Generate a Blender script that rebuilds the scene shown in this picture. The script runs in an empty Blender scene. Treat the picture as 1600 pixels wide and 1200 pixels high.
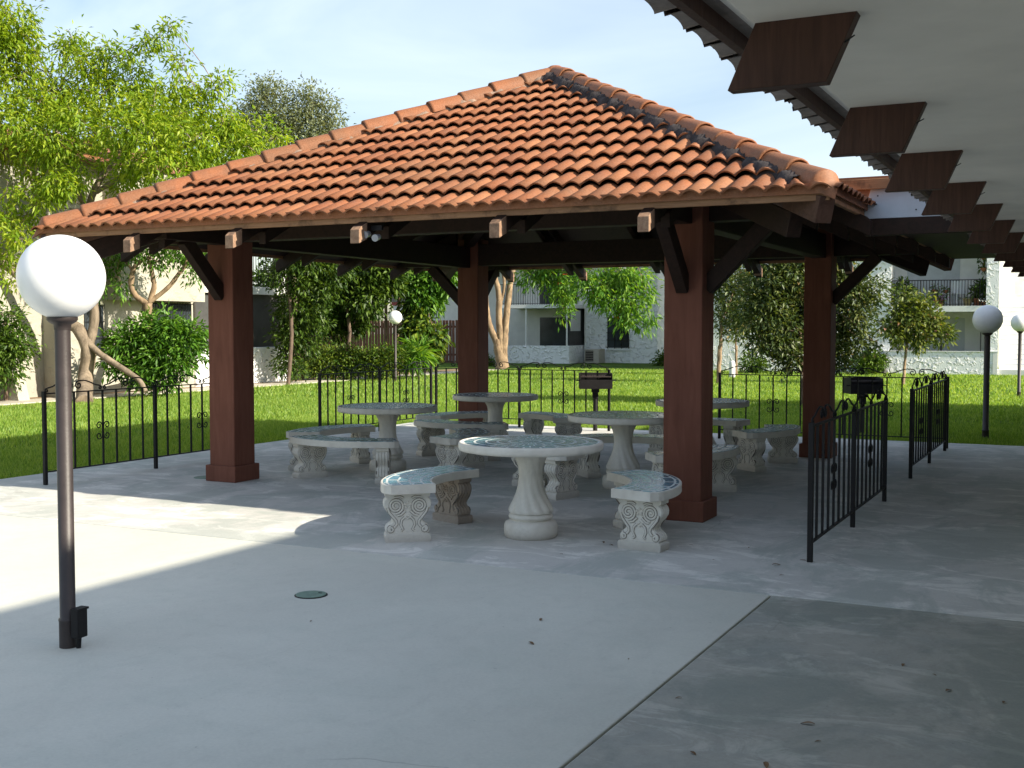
import bpy, math, random
import numpy as np
from mathutils import Vector, Matrix
random.seed(7); rng = np.random.default_rng(7)
R = math.radians; PI = math.pi
SC = bpy.context.scene
COL = SC.collection

# ------------------------------------------------------------------ camera
CX, CY, CZ = 3.1294, -9.8676, 1.6
FPX, YAW, PITCH = 1809.92, 0.4674, 0.0485
cd = bpy.data.cameras.new('camera'); cam = bpy.data.objects.new('camera', cd); COL.objects.link(cam)
cam.location = (CX, CY, CZ); cam.rotation_euler = (PI/2 - PITCH, 0, YAW)
cd.sensor_width = 36; cd.lens = FPX/1600*36; cd.clip_end = 2000; cd.clip_start = .05
SC.camera = cam
# ------------------------------------------------------------------ light
SUN = Vector((1.855, -.012, 1.0)).normalized()
EL = math.asin(SUN.z)
w = bpy.data.worlds.new('World'); SC.world = w; w.use_nodes = True
nt = w.node_tree; nt.nodes.clear()
out = nt.nodes.new('ShaderNodeOutputWorld'); bg = nt.nodes.new('ShaderNodeBackground')
sky = nt.nodes.new('ShaderNodeTexSky'); sky.sky_type = 'NISHITA'; sky.sun_disc = False
sky.sun_elevation = EL; sky.sun_rotation = math.atan2(SUN.x, SUN.y)
sky.air_density = 1.1; sky.dust_density = 1.2; sky.ozone_density = 1.2
tc = nt.nodes.new('ShaderNodeTexCoord'); mp = nt.nodes.new('ShaderNodeMapping'); mp.inputs['Scale'].default_value = (1.2, 3.2, 5)
mp.inputs['Rotation'].default_value = (0, 0, .5)
nz = nt.nodes.new('ShaderNodeTexNoise'); nz.inputs['Scale'].default_value = 1.7; nz.inputs['Detail'].default_value = 6; nz.inputs['Distortion'].default_value = .6
rp = nt.nodes.new('ShaderNodeValToRGB'); rp.color_ramp.elements[0].position = .36; rp.color_ramp.elements[1].position = .72
rp.color_ramp.elements[0].color = (.04, .04, .04, 1); rp.color_ramp.elements[1].color = (.5, .5, .5, 1)
mxs = nt.nodes.new('ShaderNodeMixRGB'); mxs.inputs[2].default_value = (6.6, 7.3, 8.2, 1)
L = nt.links.new
L(tc.outputs['Generated'], mp.inputs[0]); L(mp.outputs[0], nz.inputs['Vector']); L(nz.outputs['Fac'], rp.inputs[0])
L(rp.outputs[0], mxs.inputs[0]); L(sky.outputs[0], mxs.inputs[1]); L(mxs.outputs[0], bg.inputs[0]); L(bg.outputs[0], out.inputs[0])
bg.inputs[1].default_value = .093
sd = bpy.data.lights.new('sun', 'SUN'); sd.energy = 5.0; sd.angle = R(.55); sd.color = (1, .915, .76)
so = bpy.data.objects.new('sun', sd); COL.objects.link(so); so.rotation_euler = SUN.to_track_quat('Z', 'Y').to_euler(); so.location = (10, 0, 30)
SC.view_settings.view_transform = 'Standard'; SC.view_settings.look = 'None'; SC.view_settings.exposure = 1.04; SC.view_settings.gamma = 1
SC.cycles.max_bounces = 8; SC.cycles.transparent_max_bounces = 6

# ------------------------------------------------------------------ helpers
FW = Vector((-math.sin(YAW), math.cos(YAW), 0)); RT = Vector((math.cos(YAW), math.sin(YAW), 0))
CF = FW*math.cos(PITCH) - Vector((0, 0, 1))*math.sin(PITCH); CU = Vector((0, 0, 1))*math.cos(PITCH) + FW*math.sin(PITCH)
CC = Vector((CX, CY, CZ))
def ray(px, py): return CF + RT*((px-800)/FPX) - CU*((py-600)/FPX)
def D(px, py, dep): return CC + ray(px, py)*dep            # world point seen at a pixel, at a distance
def G(px, py, z=0):
    d = ray(px, py); return CC + d*((z-CZ)/d.z)
def onY(px, py, Y):
    d = ray(px, py); return CC + d*((Y-CY)/d.y)
def onX(px, py, X):
    d = ray(px, py); return CC + d*((X-CX)/d.x)

class MB:
    def __init__(s): s.v = []; s.f = []; s.sm = []
    def add(s, vs, fs, smooth=False):
        o = len(s.v); s.v += [tuple(v) for v in vs]; s.f += [tuple(i+o for i in f) for f in fs]; s.sm += [smooth]*len(fs)
    def box(s, x0, x1, y0, y1, z0, z1, M=None):
        vs = [Vector((x, y, z)) for z in (z0, z1) for y in (y0, y1) for x in (x0, x1)]
        if M: vs = [M @ v for v in vs]
        s.add(vs, [(0, 2, 3, 1), (4, 5, 7, 6), (0, 1, 5, 4), (2, 6, 7, 3), (0, 4, 6, 2), (1, 3, 7, 5)])
    def beam(s, a, b, wd, ht, up=Vector((0, 0, 1))):
        a = Vector(a); b = Vector(b); d = (b-a).normalized(); sd_ = d.cross(up).normalized(); u = sd_.cross(d).normalized()
        vs = []
        for p in (a, b):
            for i, j in ((-1, -1), (1, -1), (1, 1), (-1, 1)): vs.append(p + sd_*i*wd/2 + u*j*ht/2)
        s.add(vs, [(3, 2, 1, 0), (4, 5, 6, 7), (0, 1, 5, 4), (1, 2, 6, 5), (2, 3, 7, 6), (3, 0, 4, 7)])
    def prism(s, pts, dirv):      # planar polygon extruded along dirv
        n = len(pts); pts = [Vector(p) for p in pts]; dirv = Vector(dirv)
        s.add(pts + [p+dirv for p in pts], [tuple(range(n))[::-1], tuple(range(n, 2*n))] + [(i, (i+1) % n, n+(i+1) % n, n+i) for i in range(n)])
    def tube(s, pts, rad, n=8, caps=True, smooth=True):
        pts = [Vector(p) for p in pts]; m = len(pts)
        rr = rad if isinstance(rad, (list, tuple)) else [rad]*m
        t0 = (pts[1]-pts[0]).normalized(); ref = Vector((0, 0, 1)) if abs(t0.z) < .9 else Vector((1, 0, 0))
        nrm = t0.cross(ref).normalized(); vs = []
        for i, p in enumerate(pts):
            t = (pts[min(i+1, m-1)] - pts[max(i-1, 0)]).normalized()
            nrm = (nrm - t*nrm.dot(t)).normalized(); bn = t.cross(nrm)
            for k in range(n):
                a = 2*PI*k/n; vs.append(p + (nrm*math.cos(a)+bn*math.sin(a))*rr[i])
        fs = [(i*n+k, i*n+(k+1) % n, (i+1)*n+(k+1) % n, (i+1)*n+k) for i in range(m-1) for k in range(n)]
        s.add(vs, fs, smooth)
        if caps: s.add(vs[:n], [tuple(range(n))[::-1]]); s.add(vs[-n:], [tuple(range(n))])
    def lathe(s, prof, n=32, c=(0, 0, 0), fn=None, smooth=True):
        vs = []; m = len(prof)
        for r, z in prof:
            for k in range(n):
                a = 2*PI*k/n; q = r*(fn(a, z) if fn else 1); vs.append((c[0]+q*math.cos(a), c[1]+q*math.sin(a), c[2]+z))
        fs = [(i*n+k, i*n+(k+1) % n, (i+1)*n+(k+1) % n, (i+1)*n+k) for i in range(m-1) for k in range(n)]
        s.add(vs, fs, smooth); s.add(vs[:n], [tuple(range(n))[::-1]]); s.add(vs[-n:], [tuple(range(n))])
    def build(s, name, mat, parent=None, bevel=0):
        me = bpy.data.meshes.new(name); me.from_pydata(s.v, [], s.f)
        me.polygons.foreach_set('use_smooth', s.sm); me.materials.append(mat); me.update()
        o = bpy.data.objects.new(name, me); COL.objects.link(o)
        if parent: o.parent = parent
        if bevel:
            b = o.modifiers.new('bevel', 'BEVEL'); b.width = bevel; b.segments = 2; b.limit_method = 'ANGLE'; b.angle_limit = R(40)
        return o
def box(name, mat, parent, *a, bevel=0):
    m = MB(); m.box(*a); return m.build(name, mat, parent, bevel)
def thing(name, label, cat, loc=(0, 0, 0), rz=0, group=None):
    o = bpy.data.objects.new(name, None); COL.objects.link(o); o.location = loc; o.rotation_euler = (0, 0, rz); o.empty_display_size = .1
    o['label'] = label; o['category'] = cat
    if group: o['group'] = group
    return o
def tag(o, label, cat, group=None):
    o['label'] = label; o['category'] = cat
    if group: o['group'] = group
    return o
def struct(o): o['kind'] = 'structure'; return o
def kids(o): return [c for c in bpy.data.objects if c.parent == o]
def dup(root, loc, rz, label, parent=None):
    r = root.copy(); COL.objects.link(r); r.location = loc; r.rotation_euler = (0, 0, rz); r['label'] = label
    for ch in kids(root):
        c = ch.copy(); COL.objects.link(c); c.parent = r
        for g in kids(ch):
            d = g.copy(); COL.objects.link(d); d.parent = c
    return r
def bake(o):     # shift a thing's empty to its base without moving the children
    pass

# ------------------------------------------------------------------ materials
class NT:
    def __init__(s, name):
        s.m = bpy.data.materials.new(name); s.m.use_nodes = True; s.t = s.m.node_tree; s.b = s.t.nodes['Principled BSDF']; s.o = s.t.nodes['Material Output']
    def n(s, typ, **k):
        nd = s.t.nodes.new(typ)
        for a, v in k.items():
            if a in ('operation', 'blend_type', 'feature', 'distance', 'offset', 'noise_dimensions', 'voronoi_dimensions', 'interpolation_type', 'data_type', 'wave_type', 'bands_direction'): setattr(nd, a, v)
            else: nd.inputs[a.replace('_', ' ') if a not in nd.inputs else a].default_value = v
        return nd
    def l(s, a, b): s.t.links.new(a, b)
    def obj(s): return s.n('ShaderNodeTexCoord').outputs['Object']
    def pos(s): return s.n('ShaderNodeNewGeometry').outputs['Position']
    def noise(s, vec, scale, detail=4, rough=.55, dist=0, sc=None):
        if sc is not None:
            mp = s.n('ShaderNodeMapping'); mp.inputs['Scale'].default_value = sc; s.l(vec, mp.inputs[0]); vec = mp.outputs[0]
        nd = s.n('ShaderNodeTexNoise', Scale=scale, Detail=detail, Roughness=rough, Distortion=dist); s.l(vec, nd.inputs['Vector']); return nd.outputs['Fac']
    def ramp(s, fac, stops):
        r = s.n('ShaderNodeValToRGB'); e = r.color_ramp.elements
        e[0].position = stops[0][0]; e[1].position = stops[-1][0]
        for p, c in stops[1:-1]: e.new(p)
        for el, (p, c) in zip(sorted(e, key=lambda q: q.position), stops): el.color = (c if isinstance(c, tuple) else (c, c, c))+(1,)
        s.l(fac, r.inputs[0]); return r.outputs[0]
    def mix(s, fac, a, b, mode='MIX'):
        m = s.n('ShaderNodeMixRGB', blend_type=mode)
        for v, i in ((fac, 0), (a, 1), (b, 2)):
            if isinstance(v, (int, float)): m.inputs[i].default_value = v
            elif isinstance(v, tuple): m.inputs[i].default_value = v+(1,)
            else: s.l(v, m.inputs[i])
        return m.outputs[0]
    def math(s, op, a, b=0):
        m = s.n('ShaderNodeMath', operation=op)
        for v, i in ((a, 0), (b, 1)):
            if isinstance(v, (int, float)): m.inputs[i].default_value = v
            else: s.l(v, m.inputs[i])
        return m.outputs[0]
    def bump(s, h, strength=.4, dist=.01):
        b = s.n('ShaderNodeBump', Strength=strength, Distance=dist); s.l(h, b.inputs['Height']); s.l(b.outputs[0], s.b.inputs['Normal'])
    def col(s, c):
        if isinstance(c, tuple): s.b.inputs['Base Color'].default_value = c+(1,)
        else: s.l(c, s.b.inputs['Base Color'])
    def rough(s, r):
        if isinstance(r, (int, float)): s.b.inputs['Roughness'].default_value = r
        else: s.l(r, s.b.inputs['Roughness'])

def m_simple(name, c, r=.6, var=.15, sc=8, bump=0, metallic=0, spec=.5):
    t = NT(name); p = t.pos(); n = t.noise(p, sc, 5, .6)
    dark = tuple(x*(1-var) for x in c); lite = tuple(min(1, x*(1+var)) for x in c)
    t.col(t.ramp(n, [(.3, dark), (.7, lite)])); t.rough(r); t.b.inputs['Metallic'].default_value = metallic; t.b.inputs['Specular IOR Level'].default_value = spec
    if bump: t.bump(t.noise(p, sc*8, 4), bump, .004)
    return t.m
def m_concrete(name, base, stain, amt, worn=.0):
    t = NT(name); p = t.pos()
    big = t.noise(p, .55, 5, .6, .4); mid = t.noise(p, 2.4, 6, .65, .5); fine = t.noise(p, 60, 3, .6); spk = t.noise(p, 9, 8, .7)
    c = t.mix(t.ramp(big, [(.35, 0.), (.7, 1.)]), tuple(x*.9 for x in base), tuple(x*1.08 for x in base))
    st = t.ramp(mid, [(.47, 0.), (.62, 1.)]); c = t.mix(t.math('MULTIPLY', st, amt), c, stain)
    c = t.mix(t.math('MULTIPLY', t.ramp(spk, [(.5, 0.), (.72, 1.)]), .22+worn), c, tuple(x*.62 for x in base))
    if worn:
        s2 = t.noise(p, 1.3, 7, .72, .9, sc=(1.0, 2.2, 1)); c = t.mix(t.math('MULTIPLY', t.ramp(s2, [(.52, 0.), (.58, 1.)]), .6), c, tuple(min(1, x*1.45) for x in base))
        s3 = t.noise(p, .8, 6, .7, .6, sc=(1.6, 1, 1)); c = t.mix(t.math('MULTIPLY', t.ramp(s3, [(.48, 0.), (.56, 1.)]), .55), c, tuple(a*b for a, b in zip(base, (.50, .60, .58))))
    wv = t.n('ShaderNodeTexNoise', Scale=1.1, Detail=5); t.l(p, wv.inputs['Vector'])
    add = t.n('ShaderNodeMixRGB', blend_type='ADD'); add.inputs[0].default_value = .55; t.l(p, add.inputs[1]); t.l(wv.outputs['Color'], add.inputs[2])
    vo = t.n('ShaderNodeTexVoronoi', feature='DISTANCE_TO_EDGE', Scale=.33); t.l(add.outputs[0], vo.inputs['Vector'])
    ck = t.math('MULTIPLY', t.math('LESS_THAN', vo.outputs['Distance'], .0016), t.ramp(t.noise(p, .35, 2), [(.50, 0.), (.56, 1.)]))
    c = t.mix(t.math('MULTIPLY', ck, .40), c, tuple(x*.35 for x in base))
    sp = t.noise(p, 26, 2, .5); c = t.mix(t.math('MULTIPLY', t.ramp(sp, [(.74, 0.), (.77, 1.)]), .6), c, tuple(x*.4 for x in base))
    sm = t.noise(p, 3.4, 7, .72, 1.6, sc=(1, .45, 1)); c = t.mix(t.math('MULTIPLY', t.ramp(sm, [(.52, 0.), (.66, 1.)]), .20+worn), c, tuple(x*.72 for x in base))
    c = t.mix(.18, c, t.ramp(fine, [(.3, tuple(x*.75 for x in base)), (.7, tuple(x*1.2 for x in base))]))
    t.col(c); t.rough(t.ramp(mid, [(.3, .62), (.7, .85)])); t.b.inputs['Specular IOR Level'].default_value = .3
    t.bump(t.math('ADD', t.math('MULTIPLY', fine, .4), spk), .25, .004)
    return t.m
M = {}
M['patio'] = m_concrete('patio_concrete', (.61, .605, .535), (.53, .55, .485), .4)
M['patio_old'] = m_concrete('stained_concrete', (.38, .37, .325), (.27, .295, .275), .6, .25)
M['patio_back'] = m_concrete('pavilion_concrete', (.60, .585, .545), (.46, .455, .43), .42, .05)
M['path'] = m_concrete('path_concrete', (.50, .46, .38), (.36, .33, .27), .4)
M['dirt'] = m_simple('soil', (.09, .07, .045), .95, .4, 6, .5)
M['mulch'] = m_simple('leaf_mulch', (.20, .13, .07), .95, .5, 14, .8)

def m_lawn():
    t = NT('lawn_turf'); p = t.pos(); a = t.noise(p, 30, 6, .7); b = t.noise(p, .5, 4, .6); c = t.noise(p, 3, 5, .6)
    col = t.mix(t.ramp(a, [(.3, 0.), (.7, 1.)]), (.03, .075, .005), (.085, .16, .014))
    col = t.mix(t.math('MULTIPLY', t.ramp(b, [(.4, 0.), (.7, 1.)]), .4), col, (.15, .21, .035))
    col = t.mix(t.math('MULTIPLY', t.ramp(c, [(.52, 0.), (.75, 1.)]), .35), col, (.20, .19, .06))
    t.col(col); t.rough(.9); t.b.inputs['Specular IOR Level'].default_value = .15
    t.bump(a, .8, .05); return t.m
M['lawn'] = m_lawn()
def m_leaf(name, dark, mid, lite, trans=.35, rough=.45, spots=None):
    t = NT(name); rnd = t.n('ShaderNodeNewGeometry').outputs['Random Per Island']
    n = t.noise(t.pos(), .9, 3, .5)
    f = t.math('ADD', t.math('MULTIPLY', rnd, .65), t.math('MULTIPLY', n, .45))
    st = [(.12, dark), (.5, mid), (.9, lite)]
    if spots: st = [(.12, dark), (.5, mid), (.86, lite), (.93, spots)]
    c = t.ramp(f, st); t.col(c); t.rough(rough); t.b.inputs['Specular IOR Level'].default_value = .35
    tr = t.n('ShaderNodeBsdfTranslucent'); mx = t.n('ShaderNodeMixShader'); mx.inputs[0].default_value = trans
    c2 = t.mix(1.0, c, (1.5, 1.35, .5), 'MULTIPLY'); t.l(c2, tr.inputs[0])
    t.l(t.b.outputs[0], mx.inputs[1]); t.l(tr.outputs[0], mx.inputs[2]); t.l(mx.outputs[0], t.o.inputs[0])
    return t.m
M['grass'] = m_leaf('grass_blade', (.085, .19, .020), (.185, .315, .045), (.37, .48, .12), .5)
M['leaf_bright'] = m_leaf('bright_leaf', (.09, .17, .010), (.19, .31, .018), (.38, .46, .05), .5)
M['leaf_dark'] = m_leaf('dark_leaf', (.022, .055, .007), (.055, .115, .014), (.14, .22, .03), .35)
M['leaf_deep'] = m_leaf('deep_green_leaf', (.012, .032, .005), (.035, .075, .010), (.11, .18, .022), .3)
M['leaf_grey'] = m_leaf('grey_green_leaf', (.09, .12, .065), (.19, .225, .13), (.32, .36, .22), .35)
M['leaf_bush'] = m_leaf('bush_leaf', (.03, .085, .01), (.075, .19, .018), (.16, .30, .04), .35)
M['leaf_hedge'] = m_leaf('hedge_leaf', (.02, .05, .008), (.06, .12, .015), (.20, .26, .03), .3)
M['leaf_flame'] = m_leaf('feather_leaf', (.04, .12, .015), (.10, .24, .03), (.25, .40, .06), .5)
M['leaf_myrtle'] = m_leaf('myrtle_leaf', (.03, .055, .014), (.065, .105, .03), (.16, .19, .06), .3, spots=(.40, .27, .12))
M['leaf_pink'] = m_leaf('young_tree_leaf', (.035, .065, .014), (.10, .15, .03), (.22, .25, .07), .35, spots=(.34, .17, .13))
M['red_flower'] = m_simple('red_flower', (.65, .06, .01), .5, .2)
M['pink_flower'] = m_simple('pink_flower', (.60, .22, .42), .5, .2)
M['white_flower'] = m_simple('white_flower', (.7, .68, .6), .5, .1)
M['dry_leaf'] = m_simple('dry_leaf', (.16, .09, .04), .8, .4, 30)

def m_bark(name, a, b, sc=9):
    t = NT(name); p = t.pos(); n = t.noise(p, sc, 6, .65, .4, sc=(1, 1, .35)); s = t.noise(p, 3.2, 4, .6)
    c = t.ramp(n, [(.3, a), (.68, b)]); c = t.mix(t.math('MULTIPLY', t.ramp(s, [(.5, 0.), (.65, 1.)]), .5), c, tuple(min(1, x*1.5) for x in b))
    t.col(c); t.rough(.9); t.bump(n, .8, .02); return t.m
M['bark'] = m_bark('grey_bark', (.10, .075, .05), (.25, .195, .14))
M['bark_tan'] = m_bark('tan_bark', (.13, .085, .05), (.29, .205, .125))
M['bark_dark'] = m_bark('dark_bark', (.06, .04, .03), (.16, .11, .08))

def m_wood(name, a, b, rough=.6, axis=(14, 14, 1.2), sc=3.0, wear=None):
    t = NT(name); p = t.pos(); n = t.noise(p, sc, 6, .6, 1.0, sc=axis); g = t.noise(p, 1.7, 4, .6)
    t.b.inputs['Specular IOR Level'].default_value = .22
    c = t.ramp(n, [(.3, a), (.7, b)]); c = t.mix(t.math('MULTIPLY', t.ramp(g, [(.45, 0.), (.75, 1.)]), .35), c, tuple(x*.6 for x in a))
    if wear: c = t.mix(t.math('MULTIPLY', t.ramp(t.noise(p, 5, 6, .7), [(.52, 0.), (.66, 1.)]), .7), c, wear)
    t.col(c); t.rough(rough); t.bump(n, .35, .004); return t.m
M['post'] = m_wood('red_brown_post', (.150, .056, .036), (.200, .080, .053), .8, (5, 5, .6))
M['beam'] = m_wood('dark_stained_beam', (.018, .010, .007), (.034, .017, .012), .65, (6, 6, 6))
M['hipwood'] = m_wood('brown_hip_rafter', (.07, .036, .024), (.13, .07, .05), .7, (6, 6, 6), wear=(.05, .05, .06))
M['tail'] = m_wood('weathered_rafter_end', (.22, .125, .08), (.36, .235, .155), .7, (9, 9, 9), wear=(.07, .05, .04))
M['fascia'] = m_wood('weathered_fascia', (.24, .125, .065), (.36, .20, .11), .7, (1.5, 1.5, 20), wear=(.07, .04, .025))
M['bracket'] = m_wood('dark_bracket_board', (.052, .025, .018), (.095, .046, .033), .55, (18, 18, 1.2))
M['fence_wood'] = m_wood('brown_fence_board', (.10, .045, .032), (.19, .085, .06), .8, (12, 12, 1))

def m_tile(name, dirt=.25, dirtcol=(.10, .065, .05), bright=1.0):
    t = NT(name); p = t.pos(); rnd = t.n('ShaderNodeNewGeometry').outputs['Random Per Island']
    b = bright
    c = t.ramp(rnd, [(0, (.20*b, .060*b, .020*b)), (.35, (.24*b, .078*b, .027*b)), (.8, (.27*b, .096*b, .035*b)), (1, (.32*b, .128*b, .052*b))])
    n = t.noise(p, 6, 7, .7); n2 = t.noise(p, .8, 5, .65, .5); f = t.noise(p, 70, 3, .6)
    c = t.mix(t.math('MULTIPLY', t.ramp(n, [(.45, 0.), (.75, 1.)]), dirt), c, dirtcol)
    c = t.mix(t.math('MULTIPLY', t.ramp(n2, [(.48, 0.), (.68, 1.)]), dirt*1.1), c, (.15*b, .075*b, .036*b))
    c = t.mix(.15, c, t.ramp(f, [(.3, (.2, .08, .04)), (.7, (.7, .38, .24))]))
    t.col(c); t.rough(.62); t.b.inputs['Specular IOR Level'].default_value = .35; t.bump(t.math('ADD', f, n), .25, .004); return t.m
M['tile'] = m_tile('terracotta_tile', .5, bright=1.06)
M['cap'] = m_tile('hip_cap_tile', .75, (.10, .055, .035))
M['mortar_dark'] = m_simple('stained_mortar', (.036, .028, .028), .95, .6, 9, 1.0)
M['mortar'] = m_simple('tan_mortar', (.24, .165, .12), .95, .4, 7, .8)
M['tile_under'] = m_simple('tile_underside', (.26, .22, .205), .9, .35, 7, .8)
M['iron'] = m_simple('black_iron', (.010, .009, .010), .6, .3, 12, 0, 0, .3)
M['pole'] = m_simple('brown_black_pole', (.036, .027, .026), .5, .25, 9, .15)
M['ironR'] = m_simple('rusty_iron', (.035, .025, .022), .7, .5, 14, .5)
def m_globe():
    t = NT('white_acrylic_globe'); t.col(t.ramp(t.noise(t.pos(), 5, 4), [(.3, (.83, .83, .82)), (.7, (.90, .90, .89))])); t.rough(.32)
    t.b.inputs['Subsurface Weight'].default_value = .45; t.b.inputs['Subsurface Radius'].default_value = (1, 1, 1); t.b.inputs['Subsurface Scale'].default_value = .15
    return t.m
M['globe'] = m_globe()
def m_cast(name, base=(.70, .665, .59), dirt=(.36, .32, .27), amt=.55):
    t = NT(name); p = t.obj(); n = t.noise(p, 5, 7, .68); f = t.noise(p, 40, 4, .6)
    z = t.n('ShaderNodeSeparateXYZ'); t.l(p, z.inputs[0])
    c = t.mix(t.math('MULTIPLY', t.ramp(n, [(.5, 0.), (.72, 1.)]), amt), base, dirt)
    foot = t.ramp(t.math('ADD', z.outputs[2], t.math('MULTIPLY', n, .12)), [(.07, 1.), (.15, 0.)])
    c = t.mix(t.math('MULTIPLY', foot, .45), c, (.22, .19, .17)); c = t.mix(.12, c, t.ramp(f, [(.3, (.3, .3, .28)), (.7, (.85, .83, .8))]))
    t.col(c); t.rough(.75); t.bump(t.math('ADD', n, t.math('MULTIPLY', f, .5)), .45, .006); return t.m
M['grime'] = m_simple('groove_grime', (.23, .205, .175), .95, .4, 20)
M['cast'] = m_cast('white_cast_stone'); M['cast_dirty'] = m_cast('grimy_cast_stone', (.33, .26, .20), (.13, .10, .08), .8)
def m_mosaic(name, ring=.075, seg=26, tones=None, rot=0):
    t = NT(name); p = t.obj(); s = t.n('ShaderNodeSeparateXYZ'); t.l(p, s.inputs[0])
    r = t.math('SQRT', t.math('ADD', t.math('MULTIPLY', s.outputs[0], s.outputs[0]), t.math('MULTIPLY', s.outputs[1], s.outputs[1])))
    th = t.math('ARCTAN2', s.outputs[1], s.outputs[0])
    wob = t.math('MULTIPLY', t.noise(p, 9, 3), .018)
    rr = t.math('DIVIDE', t.math('ADD', r, wob), ring); ri = t.math('FLOOR', rr); rf = t.math('SUBTRACT', rr, ri)
    tt = t.math('ADD', t.math('MULTIPLY', th, seg/(2*PI)), t.math('MULTIPLY', ri, .37)); ti = t.math('FLOOR', tt); tf = t.math('SUBTRACT', tt, ti)
    g1 = t.math('GREATER_THAN', t.math('ABSOLUTE', t.math('SUBTRACT', rf, .5)), .40)
    g2 = t.math('GREATER_THAN', t.math('ABSOLUTE', t.math('SUBTRACT', tf, .5)), .44)
    g = t.math('MAXIMUM', g1, g2)
    cv = t.n('ShaderNodeCombineXYZ'); t.l(ri, cv.inputs[0]); t.l(ti, cv.inputs[1]); wn = t.n('ShaderNodeTexWhiteNoise'); t.l(cv.outputs[0], wn.inputs['Vector'])
    tones = tones or [(0, (.05, .17, .25)), (.4, (.09, .26, .34)), (.75, (.13, .32, .38)), (1, (.22, .42, .44))]
    c = t.ramp(wn.outputs['Value'], tones); c = t.mix(g, c, (.62, .66, .64)); t.col(c)
    t.rough(t.math('ADD', t.math('MULTIPLY', g, .45), .20)); t.b.inputs['Specular IOR Level'].default_value = .6
    h = t.math('ADD', t.math('SUBTRACT', 1.0, g), t.math('MULTIPLY', wn.outputs['Value'], 1.2))
    h = t.math('ADD', h, t.math('MULTIPLY', t.noise(p, 14, 3), 2.0)); t.bump(h, .35, .004); return t.m
M['mosaic'] = m_mosaic('blue_green_mosaic', .088, 24); M['mosaic_bench'] = m_mosaic('bench_mosaic', .085, 26)
def m_stucco(name, base, tint, sc=5.0, strength=1.0, dist=.05):
    t = NT(name); p = t.pos(); a = t.noise(p, sc, 3, .5, .25); b = t.noise(p, .7, 5, .6)
    lump = t.ramp(a, [(.50, 0.), (.68, 1.)])
    c = t.mix(t.math('MULTIPLY', t.ramp(b, [(.42, 0.), (.7, 1.)]), .5), base, tint); t.col(c); t.rough(.8)
    t.bump(t.math('ADD', lump, t.math('MULTIPLY', t.noise(p, sc*4, 4), .25)), strength, dist); return t.m
M['stucco'] = m_stucco('rough_white_stucco', (.86, .87, .86), (.76, .79, .79), 6.5, .9, .05)
M['stucco_l'] = m_stucco('shade_toned_cream_stucco', (.37, .35, .29), (.27, .25, .21), 2.5, .6)  # cream darkened in the colour itself, in place of shade from the trees
M['plaster'] = m_simple('smooth_plaster', (.78, .76, .71), .8, .08, 2, .2)
M['soffit'] = m_simple('soffit_plaster', (.86, .80, .72), .9, .13, 1.1, .6)
M['gusset'] = m_simple('pale_plywood', (.46, .50, .56), .7, .12, 3, .1)
def m_glass(name, c=(.02, .025, .03)):
    t = NT(name); t.col(t.ramp(t.noise(t.pos(), .8, 3), [(.4, c), (.65, tuple(x*2.4 for x in c))])); t.rough(.12); return t.m
M['glass'] = m_glass('dark_glass'); M['screen'] = m_simple('insect_screen', (.045, .045, .045), .8, .3, 2)
M['frame'] = m_simple('bronze_frame', (.05, .045, .04), .4, .2)
M['white'] = m_simple('white_paint', (.72, .72, .70), .5, .06)
M['acm'] = m_simple('tan_metal', (.42, .38, .32), .5, .1)
M['pot'] = m_simple('clay_pot', (.42, .15, .07), .8, .2, 9)
M['pot_y'] = m_simple('straw_pot', (.46, .36, .16), .8, .2, 9)
M['cover'] = m_simple('green_valve_cover', (.16, .24, .19), .6, .2, 30, .3)
M['blind'] = m_simple('vertical_blind', (.50, .52, .52), .7, .1, 3)
M['lite'] = m_simple('steel_lamp_head', (.28, .30, .33), .3, .1)

# ------------------------------------------------------------------ ground
lawn = MB(); lawn.box(-160, 120, -60, 260, -.5, -.035); struct(lawn.build('lawn', M['lawn']))
m = MB(); m.box(-7.2, 14, -30, 7.2, -.30, -.022); struct(m.build('soil_bed', M['dirt']))
def slab(name, mat, pts):
    m = MB(); m.prism([(x, y, -.10) for x, y in pts], (0, 0, .10)); return struct(m.build(name, mat, None, .006))
slab('patio_slab', M['patio'], [(-7.2, -30), (1.415, -30), (1.415, -3.035), (-7.2, -3.035)])
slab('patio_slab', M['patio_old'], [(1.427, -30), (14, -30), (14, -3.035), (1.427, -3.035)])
slab('pavilion_slab', M['patio_back'], [(-7.2, -3.025), (14, -3.025), (14, 7.2), (-7.2, 7.2)])
m = MB()
pts = [(-17.05, -8), (-17.3, 2), (-17.45, 8), (-17.5, 14), (-17.5, 22), (-17.3, 30)]
pts2 = [(x-.95, y) for x, y in pts]
m.prism([(x, y, -.12) for x, y in pts] + [(x, y, -.12) for x, y in pts2[::-1]], (0, 0, .11)); struct(m.build('garden_path', M['path'], None, .01))
m = MB(); m.prism([(-18.3, -8, -.08), (-18.42, 8, -.08), (-18.5, 30, -.08), (-19.5, 30, -.08), (-19.5, -8, -.08)], (0, 0, .06)); struct(m.build('mulch_bed', M['mulch']))
m = MB(); m.prism([(-17.0, 6.3, -.08), (-16.3, 6.9, -.08), (-15.9, 8.6, -.08), (-16.3, 10.4, -.08), (-17.1, 11, -.08)], (0, 0, .05)); struct(m.build('bare_soil', M['mulch']))

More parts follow.
